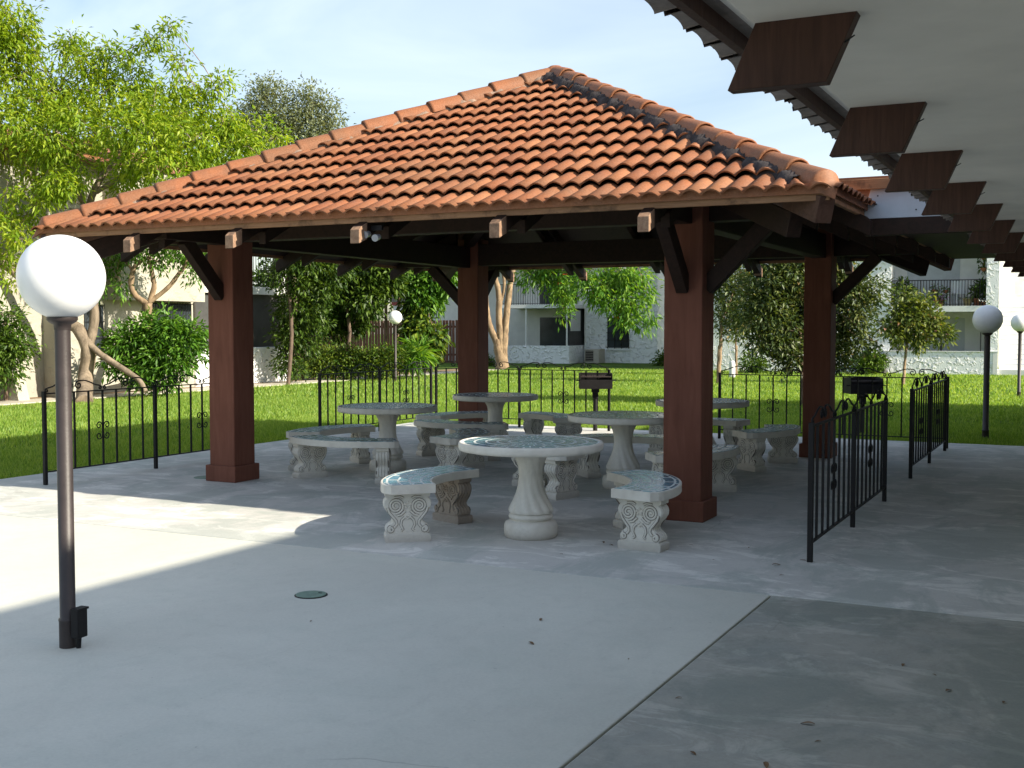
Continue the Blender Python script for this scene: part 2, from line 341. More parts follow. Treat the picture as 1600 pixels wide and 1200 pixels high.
def blades(n, area, h, wd, name):
    xs = rng.uniform(area[0], area[1], n); ys = rng.uniform(area[2], area[3], n)
    return xs, ys
def grass_mesh():
    X = []; Y = []; Hh = []; Wd = []
    for (x0, x1, y0, y1, n, h, wd) in [(-7.45, -7.17, -4, 7.3, 7000, .055, .008), (-9.6, -7.22, -4, 9, 70000, .07, .012), (-17, -9.4, -5, 12, 85000, .075, .02),
                                       (-7.4, 4.2, 7.18, 7.45, 7000, .055, .008), (-9.6, 4.2, 7.3, 11, 70000, .07, .013), (-12, 4.2, 11, 20, 60000, .075, .024), (-17.3, 4, 12, 33, 70000, .08, .036)]:
        X.append(rng.uniform(x0, x1, n)); Y.append(rng.uniform(y0, y1, n)); Hh.append(rng.uniform(.5, 1.1, n)*h); Wd.append(np.full(n, wd))
    X = np.concatenate(X); Y = np.concatenate(Y); Hh = np.concatenate(Hh); Wd = np.concatenate(Wd); n = len(X)
    a = rng.uniform(0, 2*PI, n); la = rng.uniform(0, 2*PI, n); ll = rng.uniform(0, .8, n)*Hh
    v = np.zeros((n, 3, 3)); z0 = -.036
    v[:, 0] = np.stack([X-np.cos(a)*Wd/2, Y-np.sin(a)*Wd/2, np.full(n, z0)], 1); v[:, 1] = np.stack([X+np.cos(a)*Wd/2, Y+np.sin(a)*Wd/2, np.full(n, z0)], 1)
    v[:, 2] = np.stack([X+np.cos(la)*ll, Y+np.sin(la)*ll, z0+Hh], 1)
    return arr_mesh('grass', v.reshape(-1, 3), np.arange(3*n).reshape(-1, 3))
def arr_mesh(name, v, f):
    me = bpy.data.meshes.new(name); me.vertices.add(len(v)); me.vertices.foreach_set('co', v.astype(np.float32).ravel())
    k = f.shape[1]; me.loops.add(f.size); me.loops.foreach_set('vertex_index', f.astype(np.int32).ravel())
    me.polygons.add(len(f)); me.polygons.foreach_set('loop_start', np.arange(0, f.size, k, dtype=np.int32)); me.polygons.foreach_set('loop_total', np.full(len(f), k, dtype=np.int32))
    me.update(calc_edges=True); return me
gm = grass_mesh(); gm.materials.append(M['grass']); go = bpy.data.objects.new('grass', gm); COL.objects.link(go)
tag(go, 'short bright green blades covering the lawn around the concrete', 'grass'); go['kind'] = 'stuff'

# ------------------------------------------------------------------ tile roof helpers
def tile_field(origin, u, v, nrm, half, S, cols, rows, hgt=.043, lift=.052, wfun=None):
    """tiles on a plane: origin mid eave, u along the eave, v up the slope"""
    mb = MB(); wt = 2*half/cols; ex = S/rows; NP = 7
    for r_ in range(rows):
        s0 = r_*ex; s1 = min(s0+ex*1.10, S)
        for c_ in range(cols):
            t0 = -half + c_*wt
            lim = wfun(s0+ex*.1) if wfun else half
            if wfun and (t0 > lim-.02 or t0+wt < -lim+.02): continue
            js = random.uniform(-.006, .006); jl = random.uniform(-.003, .004); vs = []
            for (s, lf) in ((s0+js-(.02 if r_ == 0 else 0), lift+jl), (s1, .004)):
                l2 = wfun(s) if wfun else half
                for i in range(NP):
                    t = t0 + wt*i/(NP-1); hh = hgt*math.sin(PI*i/(NP-1))**.85
                    t = max(-l2, min(l2, t)); vs.append(origin + u*t + v*s + nrm*(lf+hh))
            low = []
            for i in range(NP):
                low.append(vs[i] - nrm*.013 + v*.002)
            vs2 = vs + low
            fs = [(i, i+1, NP+i+1, NP+i) for i in range(NP-1)]
            mb.add(vs2, fs, False)
            o = len(mb.v)-len(vs2)
            for k in range(len(fs)): mb.sm[-1-k] = True
            mb.f += [(o+2*NP+i, o+2*NP+i+1, o+i+1, o+i) for i in range(NP-1)]; mb.sm += [False]*(NP-1)
    return mb
def hip_caps(a, b, n, nrm, r0=.115, r1=.098, name='hip_cap', mat=None, parent=None, endcap=True):
    """half-barrel caps from the low end a to the high end b"""
    a = Vector(a); b = Vector(b); d = (b-a).normalized(); Lh = (b-a).length; ex = Lh/n; side = d.cross(nrm).normalized(); up = side.cross(d).normalized(); N = 12
    for i in range(n):
        mb = MB(); s0 = i*ex - .015; s1 = min((i+1)*ex+.05, Lh+.05); vs = []
        jt = random.uniform(-.008, .008); ju = random.uniform(-.004, .006)
        for (s, r, lf) in ((s0, r0, .006+ju), (s0+.03, r0*1.0, .006+ju), (s1, r1, -.010+ju)):
            for k in range(N+1):
                an = PI*(k/N)*1.16 - PI*.08; vs.append(a + d*s + side*(r*math.cos(an)+jt) + up*(lf + r*math.sin(an)))
        inner = []
        for k in range(N+1):
            an = PI*(k/N)*1.16 - PI*.08; inner.append(a + d*s0 + side*((r0-.016)*math.cos(an)+jt) + up*(.006+ju + (r0-.016)*math.sin(an)))
        inner2 = [q + d*.15 for q in inner]
        W = N+1; allv = vs + inner + inner2
        fs = [(j*W+k, j*W+k+1, (j+1)*W+k+1, (j+1)*W+k) for j in range(2) for k in range(N)]
        fs2 = [(3*W+k, 3*W+k+1, k+1, k) for k in range(N)] + [(4*W+k, 4*W+k+1, 3*W+k+1, 3*W+k) for k in range(N)]
        mb.add(allv, fs+fs2, True)
        if i == 0 and endcap:
            c = a - d*.17 - up*.055; mb.add([vs[k] for k in range(W)] + [c], [(k, W, k+1) for k in range(N)], True)
        mb.build(name, mat or M['cap'], parent)
def lumpy_strip(a, b, nrm, wd, parent, name, mat, wl=None, h=.05):
    a = Vector(a); b = Vector(b); d = (b-a).normalized(); side = d.cross(nrm).normalized(); Lh = (b-a).length; n = int(Lh/.03); mb = MB(); vs = []; W = 15
    ph = [random.uniform(0, 6) for _ in range(8)]
    for i in range(n+1):
        s = Lh*i/n
        wl_ = wd*(1+.15*math.sin(s*13+ph[0])+.10*math.sin(s*23+ph[1])+.03*math.sin(s*60+ph[2])); wr_ = wd*(1+.15*math.sin(s*13+ph[3])+.10*math.sin(s*22+ph[4])+.03*math.sin(s*57+ph[5]))
        for k in range(W):
            q = (k/(W-1)*2-1); wv = wl_ if q < 0 else wr_
            z = h*(1-.45*q*q) - .075*max(0, abs(q)-.70)/.30 + .009*math.sin(s*40+q*9+ph[6]) + .007*math.sin(s*83+q*17+ph[7]) + random.uniform(-.003, .003)
            vs.append(a + d*s + side*(q*wv) + nrm*z)
    fs = [(i*W+k, i*W+k+1, (i+1)*W+k+1, (i+1)*W+k) for i in range(n) for k in range(W-1)]
    mb.add(vs, fs, True); return mb.build(name, mat, parent)

# ------------------------------------------------------------------ pavilion
PCX, PCY, HX = -2.39, 2.155, 3.83
ZE, ZA = 2.54, 4.39         # deck height at the eave and the apex
pav = thing('pavilion', 'open picnic pavilion with red brown posts and orange barrel tile hip roof', 'pavilion', (PCX, PCY, 0))
inv = Matrix.Translation((-PCX, -PCY, 0))
def pbuild(mb, name, mat, bevel=0, parent=None):
    mb.v = [(x-PCX, y-PCY, z) for x, y, z in mb.v]; return mb.build(name, mat, parent or pav, bevel)
slope = (ZA-ZE)/HX; SL = math.hypot(HX, ZA-ZE); th = math.atan(slope)
apex = Vector((PCX, PCY, ZA)); Z3 = Vector((0, 0, 1))
roof = thing('roof', '', ''); del roof['label']; del roof['category']; roof.parent = pav
deck = MB()
cn = [Vector((PCX+sx*HX, PCY+sy*HX, ZE)) for sx, sy in ((-1, -1), (1, -1), (1, 1), (-1, 1))]
for i in range(4):
    a, b = cn[i], cn[(i+1) % 4]; deck.add([a, b, apex, a-Z3*.03, b-Z3*.03, apex-Z3*.03], [(0, 1, 2), (3, 5, 4)])
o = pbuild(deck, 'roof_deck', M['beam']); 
for i, (dx, dy) in enumerate(((0, -1), (1, 0), (0, 1), (-1, 0))):
    outv = Vector((dx, dy, 0)); u = Vector((-dy, dx, 0)); v = (-outv*math.cos(th) + Z3*math.sin(th)); nrm = (outv*math.sin(th) + Z3*math.cos(th))
    org = Vector((PCX, PCY, ZE)) + outv*(HX+.05) - Z3*.02
    mb = tile_field(org, u, v, nrm, HX+.05, SL*1.012, 50, 12, wfun=lambda s: max(0, (HX+.05)*(1-s/(SL*1.012))-.0))
    pbuild(mb, 'tile_slope', M['tile'])
    mb = MB(); pe = org - v*.0; mb.beam(pe - u*(HX-.02) + Z3*.045 - outv*.012, pe + u*(HX-.02) + Z3*.045 - outv*.012, .012, .075); pbuild(mb, 'eave_closure', M['tile'])
    # fascia
    mb = MB(); p0 = Vector((PCX, PCY, 0)) + outv*(HX+.0); e = HX - (.02 if dx else -.02)
    a = p0 - u*e; b = p0 + u*e
    mb.beam(a+Z3*(ZE-.025), b+Z3*(ZE-.025), .035, .066); pbuild(mb, 'fascia', M['fascia'], .004)
pav_caps = []
for i, c in enumerate(cn):
    d = (apex-c).normalized(); outd = Vector((d.x, d.y, 0)).normalized(); side = Vector((-outd.y, outd.x, 0)); nr = d.cross(side).normalized()
    if nr.z < 0: nr = -nr
    a = c + outd*.07 + nr*.03; b = apex + nr*.04
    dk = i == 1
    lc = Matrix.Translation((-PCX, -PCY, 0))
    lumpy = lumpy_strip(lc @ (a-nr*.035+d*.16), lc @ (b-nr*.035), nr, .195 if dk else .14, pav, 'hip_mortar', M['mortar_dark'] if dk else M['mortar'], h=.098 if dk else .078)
    hip_caps(lc @ (a+nr*.02), lc @ (b+nr*.02), 15, nr, .112, .100, 'hip_cap', M['cap'], pav)
mb = MB(); mb.lathe([(.001, .16), (.06, .155), (.11, .12), (.14, .05), (.16, -.04)][::-1], 16, (0, 0, ZA)); mb.build('apex_cap', M['cap'], pav)
# posts, plinths, braces
PW = .165
for (x, y, sx, sy) in ((.08, -.54, 1, -1), (-4.97, -.35, -1, -1), (.06, 4.68, 1, 1), (-4.90, 4.80, -1, 1)):
    mb = MB(); mb.box(x-PW, x+PW, y-PW, y+PW, 0, 2.86); po = pbuild(mb, 'post', M['post'], .012)
    mb = MB(); mb.box(x-PW-.032, x+PW+.032, y-PW-.032, y+PW+.032, 0, .17); pbuild(mb, 'post_plinth', M['post'], .008)
    mb = MB(); mb.beam((x, y+sy*(PW-.02), 1.93), (x, y+sy*(PW+.52), 2.47), .10, .14); pbuild(mb, 'knee_brace', M['beam'], .006)
    if not (x < -1 and y < 1):
        mb = MB(); mb.beam((x+sx*(PW-.02), y, 1.93), (x+sx*(PW+.52), y, 2.47), .10, .14); pbuild(mb, 'knee_brace', M['beam'], .006)
# perimeter beams
for (a, b) in (((-5.95, -.45), (1.15, -.45)), ((-5.95, 4.74), (1.15, 4.74))):
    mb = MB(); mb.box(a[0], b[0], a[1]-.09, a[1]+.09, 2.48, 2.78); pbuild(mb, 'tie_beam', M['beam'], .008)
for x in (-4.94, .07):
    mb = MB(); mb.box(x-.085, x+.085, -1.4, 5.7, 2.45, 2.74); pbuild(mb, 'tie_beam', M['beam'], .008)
# rafters: front and back slopes run along y, the side slopes along x
def zdeck(dist): return ZE + slope*dist
def rafter(side, t, tail):
    dx, dy = side; outv = Vector((dx, dy, 0)); u = Vector((-dy, dx, 0)); reach = HX-abs(t)
    base = Vector((PCX, PCY, 0)) + u*t
    mb = MB()
    for (e, drop, ht, wd) in ((tail, .035+.075, .14, .085), (tail-.42, .035+.215, .13, .075)):
        # polygon in the outv/z plane
        p = lambda dist, z: base + outv*(HX-dist) + Z3*z
        dd = -e; top0 = zdeck(dd)-drop+ht/2; hi = reach-.1
        if hi <= dd+.2: continue
        pts = [p(dd, top0-ht), p(dd, top0-.02), p(dd+.04, top0+.018), p(hi, zdeck(hi)-drop+ht/2), p(hi, zdeck(hi)-drop-ht/2), p(dd+.10, zdeck(dd+.10)-drop-ht/2)]
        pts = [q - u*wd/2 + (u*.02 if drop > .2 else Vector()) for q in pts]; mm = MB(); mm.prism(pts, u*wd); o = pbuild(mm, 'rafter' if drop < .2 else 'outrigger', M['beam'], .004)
        # weathered end piece
        ee = [p(dd-.012, top0-ht+.004), p(dd-.012, top0-.022), p(dd+.03, top0+.01), p(dd+.11, top0+.045), p(dd+.11, top0-ht+.045)]
        if drop < .2 and dy:
            ee = [q - u*(wd/2+.003) for q in ee]; mm = MB(); mm.prism(ee, u*(wd+.006)); pbuild(mm, 'rafter_end', M['tail'], .004)
for k, x in enumerate([onY(q_, 380, -1.80).x for q_ in (200, 360, 556, 774, 1006)]):
    rafter((0, -1), x-PCX, .13); rafter((0, 1), -(x-PCX), .13)
for y in (-.50, .8, 2.15, 3.5, 4.85):
    rafter((1, 0), y-PCY, .10); rafter((-1, 0), -(y-PCY), .10)
for i, c in enumerate(cn):
    d = (apex-c).normalized(); e1 = c - Vector((d.x, d.y, 0))*.0
    mb = MB(); mb.beam(c + d*.02 - Z3*.13, apex - Z3*.12, .13, .19); pbuild(mb, 'hip_rafter', M['hipwood'], .006)
    mb = MB(); mb.beam(c + d*.42 - Z3*.33, apex - Z3*.42, .12, .19); pbuild(mb, 'hip_outrigger', M['beam'], .006)
# small twin floodlights clipped to the rafter end
fl = thing('floodlight', 'small twin silver floodlight heads clipped under the front eave', 'floodlight', (-2.38, -1.64, 2.40))
for k, (dx, dz) in enumerate(((0, 0), (.10, -.03))):
    mb = MB(); mb.tube([(dx, 0, dz), (dx+.02, -.03, dz-.01), (dx+.03, -.10, dz-.025)], [.014, .024, .030], 14); mb.build('lamp_head', M['lite'], fl)
mb = MB(); mb.box(-.02, .13, .0, .03, .02, .06); mb.build('bracket', M['iron'], fl)

# ------------------------------------------------------------------ right-hand building with tiled eave over the camera
XB = 2.10
rb = thing('clubhouse', 'low building at right with white soffit, dark bracket boards and tiled eave', 'building', (6, -3, 0))
def rbuild(mb, name, mat, bevel=0):
    mb.v = [(x-6, y+3, z) for x, y, z in mb.v]; return mb.build(name, mat, rb, bevel)
YN, YF = -13.0, 16.0
mb = MB(); mb.box(2.351, 5.4, YN, YF, 2.356, 2.41); rbuild(mb, 'soffit', M['soffit'])
mb = MB(); mb.box(5.4, 9.6, YN, YF, 0, 2.9); rbuild(mb, 'wall', M['stucco'])
mb = MB(); mb.prism([(2.348, YN, 2.362), (2.266, YN, 2.403), (2.284, YN, 2.419), (2.374, YN, 2.419)], (0, YF-YN, 0)); rbuild(mb, 'eave_cove', M['soffit'])
mb = MB(); mb.box(2.243, 2.268, YN, YF, 2.342, 2.41); rbuild(mb, 'eave_trim', M['bracket'])
ridge, zr = 7.5, 5.337; ang = math.atan2(zr-2.41, ridge-2.248)
roofp = MB(); roofp.prism([(2.248, YN, 2.41), (ridge, YN, zr), (12.7, YN, 2.41), (12.7, YN, 2.383), (2.248, YN, 2.383)], (0, YF-YN, 0)); rbuild(roofp, 'roof', M['tile_under'])
mb = MB(); mb.box(6.0, 9.0, -1.86, YF-.5, 3.2, 5.03); rbuild(mb, 'roof_sun_blocker', M['tile_under'])  # unseen block added on the roof to stop sun through the eave gap
outv = Vector((-1, 0, 0)); u = Vector((0, -1, 0)); v = Vector((math.cos(ang), 0, math.sin(ang))); nrm = Vector((-math.sin(ang), 0, math.cos(ang)))
mb = tile_field(Vector((2.194, -4, 2.352)), u, v, nrm, 9.0, 1.2, 100, 3, hgt=.02); rbuild(mb, 'eave_tiles', M['tile'])
# visible tile undersides (rough barrels) along the edge
mb = MB()
for k in range(150):
    y = -12.9 + k*.17
    if y > 8: break
    n = 8; x0 = 2.18+random.uniform(-.014, .010)
    ring = [(y+.082*math.cos(PI*j/n*1.0), 2.356+.030*math.sin(PI*j/n) + random.uniform(-.004, .004)) for j in range(n+1)]
    vs = [Vector((x0, a, b)) for a, b in ring] + [Vector((2.257, a, b+.03)) for a, b in ring] + [Vector((x0, y+.07*math.cos(PI*j/n), 2.357+.016*math.sin(PI*j/n)-.012)) for j in range(n+1)] + [Vector((2.25, y+.07*math.cos(PI*j/n), 2.357)) for j in range(n+1)]
    W = n+1
    mb.add(vs, [(j, j+1, W+j+1, W+j) for j in range(n)] + [(2*W+j, 2*W+j+1, j+1, j) for j in range(n)] + [(3*W+j, 3*W+j+1, 2*W+j+1, 2*W+j) for j in range(n)], False)
rbuild(mb, 'tile_edge', M['tile_under'])
yb = -6.99
for k, v_ in enumerate((-1.22, 0, 1.24, 2.42, 3.6, 4.79, 5.98, 7.16, 8.37, 9.5, 10.7, 11.9, 13.1, 14.2)):
    y = yb+v_
    mb = MB(); mb.prism([(2.356, y, 2.362), (2.284, y, 2.196), (2.529, y, 2.196), (2.603, y, 2.362)], (0, .05, 0)); rbuild(mb, 'bracket_board', M['bracket'], .002)
    if k < 5:
        mb = MB(); mb.tube([(2.56, y+.02, 2.285), (2.597, y-.01, 2.297)], .002, 5); rbuild(mb, 'nail', M['iron'])

# low link roof that bridges the gap between the two eaves
cy = -.35; ye = 5.9
cp = thing('link_roof', 'small roof bridging the gap between pavilion eave and right building, with a pale plywood end panel', 'roof', (1.7, 2, 0))
def cbuild(mb, name, mat, bevel=0):
    mb.v = [(x-1.7, y-2, z) for x, y, z in mb.v]; return mb.build(name, mat, cp, bevel)
mb = MB(); mb.box(1.46, 2.25, cy, cy+.10, 2.33, 2.462); cbuild(mb, 'header_beam', M['beam'], .004)
mb = MB(); mb.box(1.475, 2.34, cy+.10, ye, 2.475, 2.50); cbuild(mb, 'ceiling_boards', M['beam'])
mb = MB(); mb.prism([(1.15, cy, 2.775), (1.15, ye, 2.775), (2.9, ye, 2.775), (2.9, cy, 2.775)], (0, 0, .02)); cbuild(mb, 'roof_sheet', M['tile'])
mb = MB(); mb.box(1.15, 2.55, cy-.045, cy-.015, 2.69, 2.772); cbuild(mb, 'fascia', M['fascia'], .004)
mb = MB(); mb.prism([(1.42, cy+.002, 2.464), (1.50, cy+.002, 2.72), (2.55, cy+.002, 2.72), (2.55, cy+.002, 2.464)], (0, .02, 0)); cbuild(mb, 'end_panel', M['gusset'])
mb = MB(); mb.prism([(1.10, cy-.004, 2.50), (1.10, cy-.004, 2.72), (1.515, cy-.004, 2.72), (1.435, cy-.004, 2.464)], (0, .005, 0)); cbuild(mb, 'rake_board', M['cap'])
for q in ((1.55, 2.575), (1.85, 2.52), (1.56, 2.64)):
    mb = MB(); mb.tube([(q[0], cy-.004, q[1]), (q[0], cy+.003, q[1])], .006, 8); cbuild(mb, 'bolt', M['iron'])
mb = MB()
for k in range(2): mb.tube([(.80, cy+.05+k*.3, 2.80), (1.12, cy+.05+k*.3, 2.80)], .075, 14)
cbuild(mb, 'ridge_tile', M['cap'])
mb = MB(); mb.tube([(1.10, cy+.05, 2.80), (1.20, cy+.05, 2.795)], [.06, .045], 10); cbuild(mb, 'mortar_plug', M['gusset'])

# ------------------------------------------------------------------ lamps
lp = thing('globe_lamp', 'tall lamp post with big white globe on the patio at left, nearest the camera', 'lamp post', (-1.45, -5.74, 0), 0, 'globe lamps on dark poles')
mb = MB(); mb.lathe([(.043, 0), (.043, .13), (.045, .135), (.045, .145), (.038, .15), (.038, 1.60)], 24); mb.build('pole', M['pole'], lp)
mb = MB(); mb.lathe([(.040, 1.59), (.042, 1.615), (.064, 1.628), (.074, 1.64), (.073, 1.655)], 28); mb.build('globe_collar', M['pole'], lp)
mb = MB(); N = 40; prof = [(.2085*math.sin(a), 1.85-.2085*math.cos(a)) for a in [PI*(.115+.885*k/24) for k in range(25)]]; prof[-1] = (.0005, prof[-1][1])
mb.lathe(prof, N); mb.build('globe', M['globe'], lp)
mb = MB(); mb.box(.048, .095, -.035, .035, .055, .20); jb = mb.build('junction_box', M['iron'], lp, .006)
mb = MB(); mb.box(.052, .10, -.039, .039, .195, .205); mb.tube([(.07, 0, .055), (.065, 0, .0)], .012, 8); mb.build('box_lid', M['iron'], jb)
jb.rotation_euler = (0, 0, R(5))
for i, (x, y, lab) in enumerate(((1.70, 8.36, 'globe lamp post on the lawn at right, in front of the balcony building'), (1.52, 19.7, 'far globe lamp post at the right edge beside the stairs'), (-15.79, 19.8, 'distant sunlit globe lamp post near the hedge and brown fence'))):
    q = dup(lp, (x, y, -.03), R(40*i+20), lab)
    kz = (.94, .935, 1.055)[i]
    for c in kids(q):
        if c.name.startswith('junction_box'):
            for g in kids(c): bpy.data.objects.remove(g)
            bpy.data.objects.remove(c)
        elif c.name.startswith('pole'): c.scale = (1.12 if i == 0 else 1, 1.12 if i == 0 else 1, kz)
        else: c.location.z = -(1-kz)*1.62

# ------------------------------------------------------------------ iron fences
def spiral(c, r, a0, turns, sgn, ux, uz, n=16):
    pts = []
    for k in range(n+1):
        t = k/n; a = a0 + sgn*turns*2*PI*t; q = r*(1-.72*t); pts.append(c + ux*(q*math.cos(a)) + uz*(q*math.sin(a)))
    return pts
def fence_proto():
    t = thing('iron_fence_panel', '', 'fence', group='black iron fence panels round the picnic pavilion')
    Lf = 3.10; sp = Lf/16; X = Vector((1, 0, 0)); Z = Vector((0, 0, 1))
    for k in (0, 8, 16):
        mb = MB(); mb.box(k*sp-.018, k*sp+.018, -.018, .018, 0, .955); mb.build('fence_post', M['iron'], t, .003)
    mb = MB(); mb.box(0.016, Lf-.016, -.014, .014, .925, .937); mb.build('top_rail', M['iron'], t)
    mb = MB(); mb.box(0.016, Lf-.016, -.012, .012, .125, .137); mb.build('bottom_rail', M['iron'], t)
    pk = None
    for k in range(1, 16):
        if k == 8: continue
        if pk is None:
            mb = MB(); mb.box(-.0085, .0085, -.0085, .0085, .137, .925); pk = mb.build('picket', M['iron'], t); pk.location.x = k*sp
        else:
            c = pk.copy(); COL.objects.link(c); c.location.x = k*sp
    for k in (4, 12):
        mb = MB(); x = k*sp
        for sx in (-1, 1):
            for sz in (-1, 1):
                c = Vector((x+sx*.055, 0, .50+sz*.055)); pts = [Vector((x+sx*.008, 0, .50+sz*.0))] + [Vector((x+sx*.010, 0, .50+sz*.045))] + spiral(c, .043, PI if sx > 0 else 0, 1.15, -sx*sz, X, Z)
                mb.tube(pts, .0065, 6)
        mb.build('scroll_ornament', M['iron'], t)
    mb = MB()
    for k in range(0, 16, 2):
        a, b = (k, k+2) if (k//2) % 2 == 0 else (k+2, k)
        xa, xb = a*sp, b*sp; sg = 1 if xb > xa else -1
        pts = spiral(Vector((xa+sg*.035, 0, .962)), .022, PI/2, 1.0, sg, X, Z, 12)[::-1]
        pts += [Vector((xa+sg*(.08+.20*q), 0, .985+.055*math.sin(q*PI/2)+.01*q)) for q in (.15, .35, .55, .75, .9)]
        pts += spiral(Vector((xb-sg*.062, 0, 1.0)), .046, PI/2+sg*.15, 1.25, -sg, X, Z, 18)
        mb.tube(pts, .0075, 6)
    mb.build('scroll_crest', M['iron'], t)
    return t
fp = fence_proto()
fences = [((-6.40, -1.53), PI/2, 'fence panel along the lawn between the near lamp post and the front left post'),
          ((-6.77, 3.65), PI/2, 'fence panel at the left rear between the patio and sunny lawn, behind the left table'),
          ((-6.70, 6.80), 0, 'fence panel along the back of the patio behind the rear left table'),
          ((-1.72, 6.40), 0, 'fence panel along the back of the patio behind the rear right post'),
          ((1.41, -1.94), PI/2, 'nearest fence panel standing edge-on right of the front right post'),
          ((1.39, 2.98), PI/2, 'fence panel standing edge-on at right, beyond the nearest panel')]
for i, (p, rz, lab) in enumerate(fences):
    if i == 0: fp.location = (p[0], p[1], 0); fp.rotation_euler = (0, 0, rz); fp['label'] = lab
    else: dup(fp, (p[0], p[1], 0), rz, lab)

# ------------------------------------------------------------------ tables and benches
def make_table():
    t = thing('mosaic_table', '', 'table', group='round mosaic tables on fluted pedestals')
    H = .735; RT_ = .555
    mb = MB(); mb.lathe([(RT_-.03, H-.068), (RT_-.004, H-.062), (RT_, H-.045), (RT_, H-.012), (RT_-.006, H-.002), (RT_-.024, H), (RT_-.026, H-.006)], 72); mb.build('tabletop', M['cast'], t)
    mb = MB(); mb.lathe([(RT_-.03, H-.012), (RT_-.026, H-.004), (.001, H-.002)], 72, smooth=False); mb.build('mosaic_inlay', M['mosaic'], t)
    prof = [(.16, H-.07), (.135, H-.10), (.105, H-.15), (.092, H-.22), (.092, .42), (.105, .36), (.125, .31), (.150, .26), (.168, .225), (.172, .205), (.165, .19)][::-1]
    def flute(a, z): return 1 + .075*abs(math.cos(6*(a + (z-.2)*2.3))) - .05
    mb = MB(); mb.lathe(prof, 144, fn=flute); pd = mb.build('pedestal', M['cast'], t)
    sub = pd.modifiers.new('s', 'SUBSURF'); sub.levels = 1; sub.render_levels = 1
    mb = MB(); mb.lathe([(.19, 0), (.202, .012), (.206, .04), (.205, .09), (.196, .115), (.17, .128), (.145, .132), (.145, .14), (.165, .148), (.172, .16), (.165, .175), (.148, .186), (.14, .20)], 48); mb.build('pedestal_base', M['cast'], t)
    return t
# scroll leg, face in the local x/z plane (x = radial), thickness along y
def leg_mesh(mb, thick=.13):
    Hh = .372
    half = [(.165, 0), (.170, .012), (.170, .050), (.160, .062), (.148, .066), (.156, .078), (.158, .098), (.148, .118), (.130, .130), (.112, .145), (.104, .165), (.110, .19), (.128, .215), (.152, .238), (.168, .262), (.172, .288), (.165, .312), (.148, .328), (.150, .336), (.165, .340), (.168, .350), (.168, Hh)]
    n = len(half); vs = []
    prot = [.012 if z < .066 else 0 for x, z in half]
    for sy in (-1, 1):
        for (x, z), p in zip(half, prot):
            vs.append((-x, sy*(thick/2+p), z)); vs.append((x, sy*(thick/2+p), z))
    fs = []
    o = 2*n
    for i in range(n-1):
        fs.append((2*i, 2*i+1, 2*i+3, 2*i+2)); fs.append((o+2*i, o+2*i+2, o+2*i+3, o+2*i+1))
        fs.append((2*i, 2*i+2, o+2*i+2, o+2*i)); fs.append((2*i+1, o+2*i+1, o+2*i+3, 2*i+3))
    fs.append((0, o, o+1, 1)); fs.append((2*n-2, 2*n-1, o+2*n-1, o+2*n-2))
    mb.add(vs, fs)
    X = Vector((1, 0, 0)); Z = Vector((0, 0, 1)); real = mb.tube; g = MB()
    def both(pts, r, n=6, **k):
        real(pts, r, n, **k); g.tube([Vector((p[0], p[1]-(.0045 if p[1] > 0 else -.0045), p[2])) for p in pts], r+.0042, 6)
    for sy in (-1, 1):
        y = sy*(thick/2+.001); mb.tube = both
        for sx in (-1, 1):
            c = Vector((sx*.088, y, .272)); pts = spiral(c, .058, -PI/2, 2.1, -sx*1, X, Z, 34)
            lead = [Vector((sx*.045, y, .100)), Vector((sx*.075, y, .135)), Vector((sx*.095, y, .165)), Vector((sx*.12, y, .195))] 
            mb.tube(pts, .0085, 6)
            mb.tube([Vector((sx*.150, y, .262)), Vector((sx*.138, y, .225)), Vector((sx*.11, y, .19)), Vector((sx*.085, y, .160)), Vector((sx*.082, y, .135)), Vector((sx*.10, y, .112))], .009, 6)
            mb.tube(spiral(Vector((sx*.125, y, .098)), .024, PI/2, 1.5, -sx, X, Z, 18), .008, 6)
            mb.tube([Vector((sx*.02, y, .19)), Vector((sx*.045, y, .165)), Vector((sx*.052, y, .130)), Vector((sx*.035, y, .095)), Vector((sx*.05, y, .085))], .008, 6)
            mb.tube([Vector((sx*.018, y, .235)), Vector((sx*.05, y, .205)), Vector((sx*.075, y, .20))], .008, 6)
            mb.tube([Vector((sx*.03, y, .33)), Vector((sx*.055, y, .343)), Vector((sx*.10, y, .338))], .007, 6)
        for (a, b) in ((0, .30), (.02, .285), (-.02, .285), (.013, .262), (-.013, .262), (0, .20), (.017, .188), (-.017, .188), (0, .176)):
            mb.lathe([(.001, -.011), (.010, -.006), (.012, 0), (.010, .006), (.001, .011)], 8, (a, y, b))
    mb.tube = real
    # flutes on the narrow sides
    for sx in (-1, 1):
        for k in (-1.5, -.5, .5, 1.5):
            yy = k*thick*.24
            mb.tube([Vector((sx*x, yy, z)) for x, z in half[5:18]], .0085, 6, caps=False)
    return g
def seat_mesh(r0, r1, a, z0, z1, n=28):
    mb = MB(); vs = []
    for k in range(n+1):
        t = -a + 2*a*k/n; c, s = math.cos(t), math.sin(t)
        # rounded outer corners
        e = min(k, n-k)/n; rr = r1 - (.05*max(0, 1-e/.07)**2)
        for (r, z) in ((r0, z0), (rr, z0), (rr, z1), (r0, z1)): vs.append((r*c, r*s, z))
    fs = [(4*k+j, 4*k+(j+1) % 4, 4*k+4+(j+1) % 4, 4*k+4+j) for k in range(n) for j in range(4)]
    mb.add(vs, fs); mb.add(vs[:4], [(0, 1, 2, 3)]); mb.add(vs[-4:], [(3, 2, 1, 0)]); return mb
